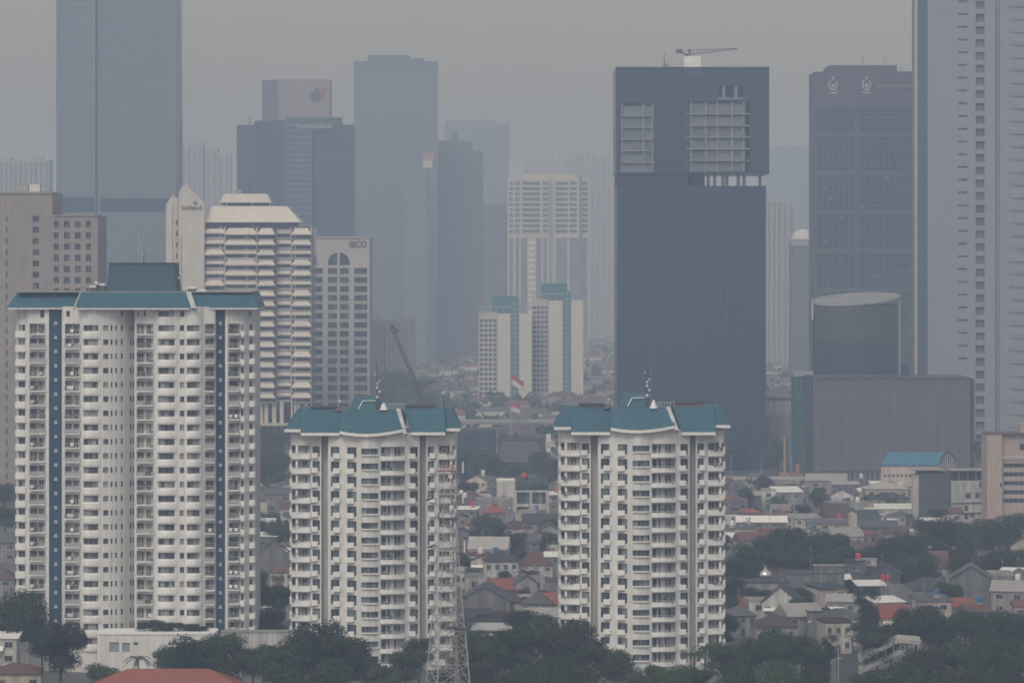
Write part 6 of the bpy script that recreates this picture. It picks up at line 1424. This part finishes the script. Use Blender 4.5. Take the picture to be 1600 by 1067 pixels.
cluster('in the clump between the right tower and the street', [(1130, 1000, 74, 13, 1), (1172, 994, 84, 14, 5), (1212, 982, 88, 15, 1), (1252, 990, 76, 14, 5), (1280, 1008, 56, 12, 0), (1150, 1030, 90, 11, 5), (1215, 1030, 100, 11, 1), (1270, 1036, 70, 10, 5), (1296, 988, 30, 11, 4)], FG)
tree(1355, 913, 48, 17, 4, 'tall dark narrow tree beside the bright red roof', MG); tree(1352, 960, 56, 11, 0, 'round tree at the foot of the tall narrow tree', MG)
cluster('in the wood filling the lower right corner', [(1370, 985, 66, 12, 1), (1392, 965, 60, 13, 0), (1432, 944, 80, 15, 1), (1470, 946, 80, 15, 0), (1508, 950, 80, 14, 5), (1548, 952, 84, 14, 1), (1588, 948, 80, 15, 0), (1410, 1030, 90, 12, 5), (1450, 1006, 90, 13, 1), (1495, 996, 90, 14, 5), (1540, 992, 96, 14, 1), (1585, 994, 90, 14, 5), (1375, 1042, 70, 9, 1), (1440, 1044, 90, 10, 0), (1490, 1038, 90, 11, 1), (1540, 1036, 96, 11, 5), (1590, 1034, 96, 11, 0), (1340, 1050, 44, 8, 3)], FG)
cluster('in the dark belt below the white roofs', [(1146, 862, 50, 12, 0), (1170, 848, 60, 13, 1), (1200, 830, 64, 14, 0), (1232, 818, 66, 15, 2), (1266, 820, 64, 15, 0), (1300, 832, 62, 13, 1), (1330, 846, 56, 12, 0), (1215, 858, 60, 12, 1), (1250, 856, 66, 12, 0), (1290, 862, 60, 11, 1), (1180, 876, 50, 10, 0)], MG)
cluster('in the dark belt at the right below the beige building', [(1368, 848, 50, 12, 0), (1396, 836, 60, 13, 1), (1428, 822, 62, 14, 0), (1452, 806, 60, 15, 2), (1486, 802, 62, 15, 0), (1520, 812, 60, 14, 1), (1552, 806, 62, 15, 0), (1588, 800, 66, 15, 1), (1440, 858, 60, 11, 0), (1505, 852, 64, 12, 1), (1560, 850, 66, 12, 0), (1598, 856, 60, 11, 5), (1415, 872, 56, 10, 1), (1530, 866, 60, 11, 0)], MG)
cluster('in the clump hard right of the right apartment tower', [(1146, 897, 44, 11, 0), (1168, 916, 40, 9, 1), (1140, 928, 36, 9, 5)], MG)
cluster('in the gap between the tall and middle towers', [(408, 664, 44, 19, 2), (432, 666, 46, 19, 0), (418, 690, 60, 16, 1), (400, 702, 50, 15, 0), (440, 704, 50, 15, 2), (420, 716, 60, 14, 0), (404, 806, 40, 11, 0), (430, 812, 44, 11, 1), (400, 880, 44, 13, 4), (420, 906, 50, 12, 0), (440, 914, 44, 11, 1), (395, 944, 46, 12, 2), (425, 952, 56, 12, 1)], MG)
cluster('among the roofs between the two shorter towers', [(775, 808, 38, 10, 0), (765, 822, 36, 8, 1), (824, 886, 34, 8, 0), (738, 886, 34, 9, 1), (790, 890, 30, 8, 5), (846, 918, 30, 7, 0), (812, 860, 28, 8, 1), (720, 862, 34, 8, 0)], MG)
cluster('in the dim row under the viaduct', [(722, 700, 44, 13, 0), (752, 706, 46, 12, 1), (778, 712, 40, 12, 0), (842, 702, 40, 13, 2), (868, 708, 44, 12, 0), (806, 722, 44, 11, 1), (735, 728, 44, 11, 0), (855, 732, 44, 10, 1), (1150, 690, 40, 13, 0), (1200, 668, 36, 15, 0), (1216, 690, 40, 13, 1)], MG)
cluster('in the faint trees behind the crane', [(592, 584, 56, 25, 0), (618, 574, 60, 27, 2), (646, 582, 58, 25, 0), (604, 598, 60, 21, 1), (668, 604, 50, 19, 0), (632, 606, 60, 19, 1), (690, 618, 44, 16, 0), (650, 622, 60, 15, 2), (608, 624, 60, 15, 0)], MG)
cluster('of the street trees in front of the white slabs', [(760, 632, 26, 9, 0), (785, 634, 24, 9, 1), (838, 632, 28, 9, 0), (862, 634, 26, 9, 2), (895, 632, 26, 9, 0), (925, 624, 28, 10, 1), (946, 620, 28, 11, 0), (712, 634, 26, 9, 1), (735, 636, 24, 8, 0)], MG)
cluster('of the trees in the slot right of the dark tower', [(1215, 534, 34, 14, 0), (1240, 528, 36, 15, 1), (1262, 536, 30, 14, 0), (1224, 560, 34, 12, 1), (1256, 566, 34, 11, 0)], MG)

# ------------------------------------------------------------------ filler houses packed between the ones above
cols_ = ['grey', 'grey', 'dark', 'brown', 'brown', 'rust', 'red', 'pale', 'maroon', 'grey', 'white']
cname = {'grey': 'grey', 'dark': 'dark slate', 'brown': 'brown', 'rust': 'dull red', 'red': 'bright red', 'pale': 'pale tin', 'maroon': 'maroon', 'white': 'white'}
zones = [(378, 462, 'in the gap beside the tall apartment tower'), (700, 880, 'between the two shorter towers'), (1125, 1280, 'right of the right apartment tower'), (1280, 1440, 'below the ribbed hall'), (1440, 1620, 'toward the right edge')]
towers = [(PX(207, 857), 870, 34), (PX(580, 857), 870, 26), (PX(1004, 852), 866, 26)]
tries = 0; made = 0; rf = random.Random(21)
while tries < 6000 and made < 150:
    tries += 1; x0, x1, zn = rf.choices(zones, [1, 3, 3, 3, 3])[0]; px = rf.uniform(x0, x1); Y = rf.uniform(905, 1560); X = PX(px, Y); rad = rf.uniform(4.0, 6.5)
    if any((X - a) ** 2 + (Y + 4 - b) ** 2 < (rad + c * .95) ** 2 for a, b, c in FOOT + towers): continue
    w2 = rad * rf.uniform(1.3, 1.8) * F / Y; col_ = rf.choice(cols_); kd = rf.choice(['gablex', 'gablex', 'hip', 'hip', 'gabley', 'shed', 'flat']); hh = rf.choice([3.2, 3.6, 4.2, 6, 6.4])
    if col_ in ('white',): kd = 'shed'
    ty = {'gablex': 'pitched', 'hip': 'hipped', 'gabley': 'gable-fronted', 'shed': 'lean-to', 'flat': 'flat'}[kd]
    dist = 'far' if Y > 1330 else ('midway' if Y > 1090 else 'near')
    house(px - w2 / 2, px + w2 / 2, 0, hh, kd, rf.uniform(1.2, 2.8) if kd != 'shed' else .9, col_, rf.choice(['white', 'mid', 'mid', 'grey', 'cream', 'pink']), '%s %s-roofed house, %s, %s, %s' % ('tall' if hh > 5 else 'low', cname[col_], ty, zn, dist), rad * rf.uniform(1.2, 1.7), rf.uniform(-.5, .5), rf.choice([2, 2, 3]), Y=Y, tank=rf.choice([None] * 8 + ['orange', 'blue', 'white']))
    made += 1
# filler trees the same way
made = 0; tries = 0
while tries < 5000 and made < 70:
    tries += 1; x0, x1, zn = rf.choices(zones, [1, 2, 3, 3, 4])[0]; px = rf.uniform(x0, x1); Y = rf.uniform(900, 1560); X = PX(px, Y)
    if any((X - a) ** 2 + (Y - b) ** 2 < (2.2 + c) ** 2 for a, b, c in FOOT + towers): continue
    hh = rf.uniform(6, 10); dist = 'far' if Y > 1330 else ('midway' if Y > 1090 else 'near')
    tree(px, 0, rf.uniform(6, 10) * F / Y, hh, rf.choice([0, 1, 2, 5]), 'garden tree %s, %s' % (zn, dist), 'garden trees', Y=Y); made += 1

# ------------------------------------------------------------------ the far city floor: roofs and treetops too small to tell apart
def far_roofs():
    r = random.Random(5); mb = MB(); cx = [0, 0, 0, 1, 1, 2, 3, 4, 4, 5]
    for _ in range(5200):
        Y = 1740 * (5.2 ** r.random()); px = r.uniform(-60, 1660); X = PX(px, Y); w_, d_, h_ = r.uniform(4, 11), r.uniform(5, 12), r.choice([3.5, 4.5, 6.5, 7.5, 10])
        if 1940 < Y < 1985 or 1705 < Y < 1765 and abs(px - 1081) < 125: continue
        if 570 < px < 700 and 1985 < Y < 2500: continue
        m = r.choice(cx); wl = r.choice([6, 7, 6])
        mb.box(X - w_, X + w_, Y, Y + d_, 0, h_, wl); mb.prism([(X - w_ - .4, Y - .4), (X + w_ + .4, Y - .4), (X + w_ + .4, Y + d_ + .4), (X - w_ - .4, Y + d_ + .4)], h_ + .01, h_ + r.uniform(1, 3), m, None, [(X - w_ * .6, Y + d_ * .5 - .1), (X + w_ * .6, Y + d_ * .5 - .1), (X + w_ * .6, Y + d_ * .5 + .1), (X - w_ * .6, Y + d_ * .5 + .1)])
    o = mb.build('distant_rooftops', [ROOFS['grey'], ROOFS['rust'], ROOFS['red'], ROOFS['pale'], ROOFS['brown'], ROOFS['grey'], WALLS['mid'], WALLS['white']]); o['kind'] = 'stuff'; o['label'] = 'hazy carpet of small roofs reaching to the horizon'
    f = MB()
    for _ in range(4400):
        Y = 1740 * (4.5 ** r.random()); px = r.uniform(-60, 1660); X = PX(px, Y); R_ = r.uniform(3, 6)
        if 1940 < Y < 1990: continue
        zc = r.uniform(4, 9)
        for _ in range(14):
            p = Vector((r.gauss(0, .5), r.gauss(0, .5), r.gauss(0, .42))) * R_; q = R_ * r.uniform(.25, .5); a = Vector((r.gauss(0, 1), r.gauss(0, 1), r.gauss(0, 1))).normalized() * q; b = a.orthogonal().normalized() * q
            c = Vector((X, Y, zc)) + p; f.face([c - a, c - b, c + a, c + b])
    o = f.build('distant_treetops', LEAF[0]); o['kind'] = 'stuff'; o['label'] = 'dim green treetops scattered through the far city'
far_roofs()

# ------------------------------------------------------------------ one label for one thing: look-alikes are told apart by their order across the picture
seen = {}
for o in THINGS: seen.setdefault(o['label'], []).append(o)
for lab, os_ in seen.items():
    if len(os_) > 1:
        os_.sort(key=lambda o: o.location.x / o.location.y)
        for i, o in enumerate(os_): o['label'] = '%s, %s from left' % (lab, ORD[i])

# ------------------------------------------------------------------ the smog
hb = MB(); hb.box(-9400, 9400, -900, 20400, -1.5, 262.0)
hm = bpy.data.materials.new('smog'); hm.use_nodes = True; hn = hm.node_tree; hn.nodes.remove(hn.nodes['Principled BSDF'])
hv_ = hn.nodes.new('ShaderNodeVolumePrincipled'); hv_.inputs['Density'].default_value = 2.9e-4; hv_.inputs['Color'].default_value = (.58, .71, 1.0, 1); hv_.inputs['Absorption Color'].default_value = (1, 1, 1, 1); hv_.inputs['Anisotropy'].default_value = 0.0
hn.links.new(hv_.outputs[0], hn.nodes['Material Output'].inputs['Volume'])
ho = hb.build('haze', hm); ho['kind'] = 'stuff'; ho['label'] = 'grey-blue smog filling the air over the city'
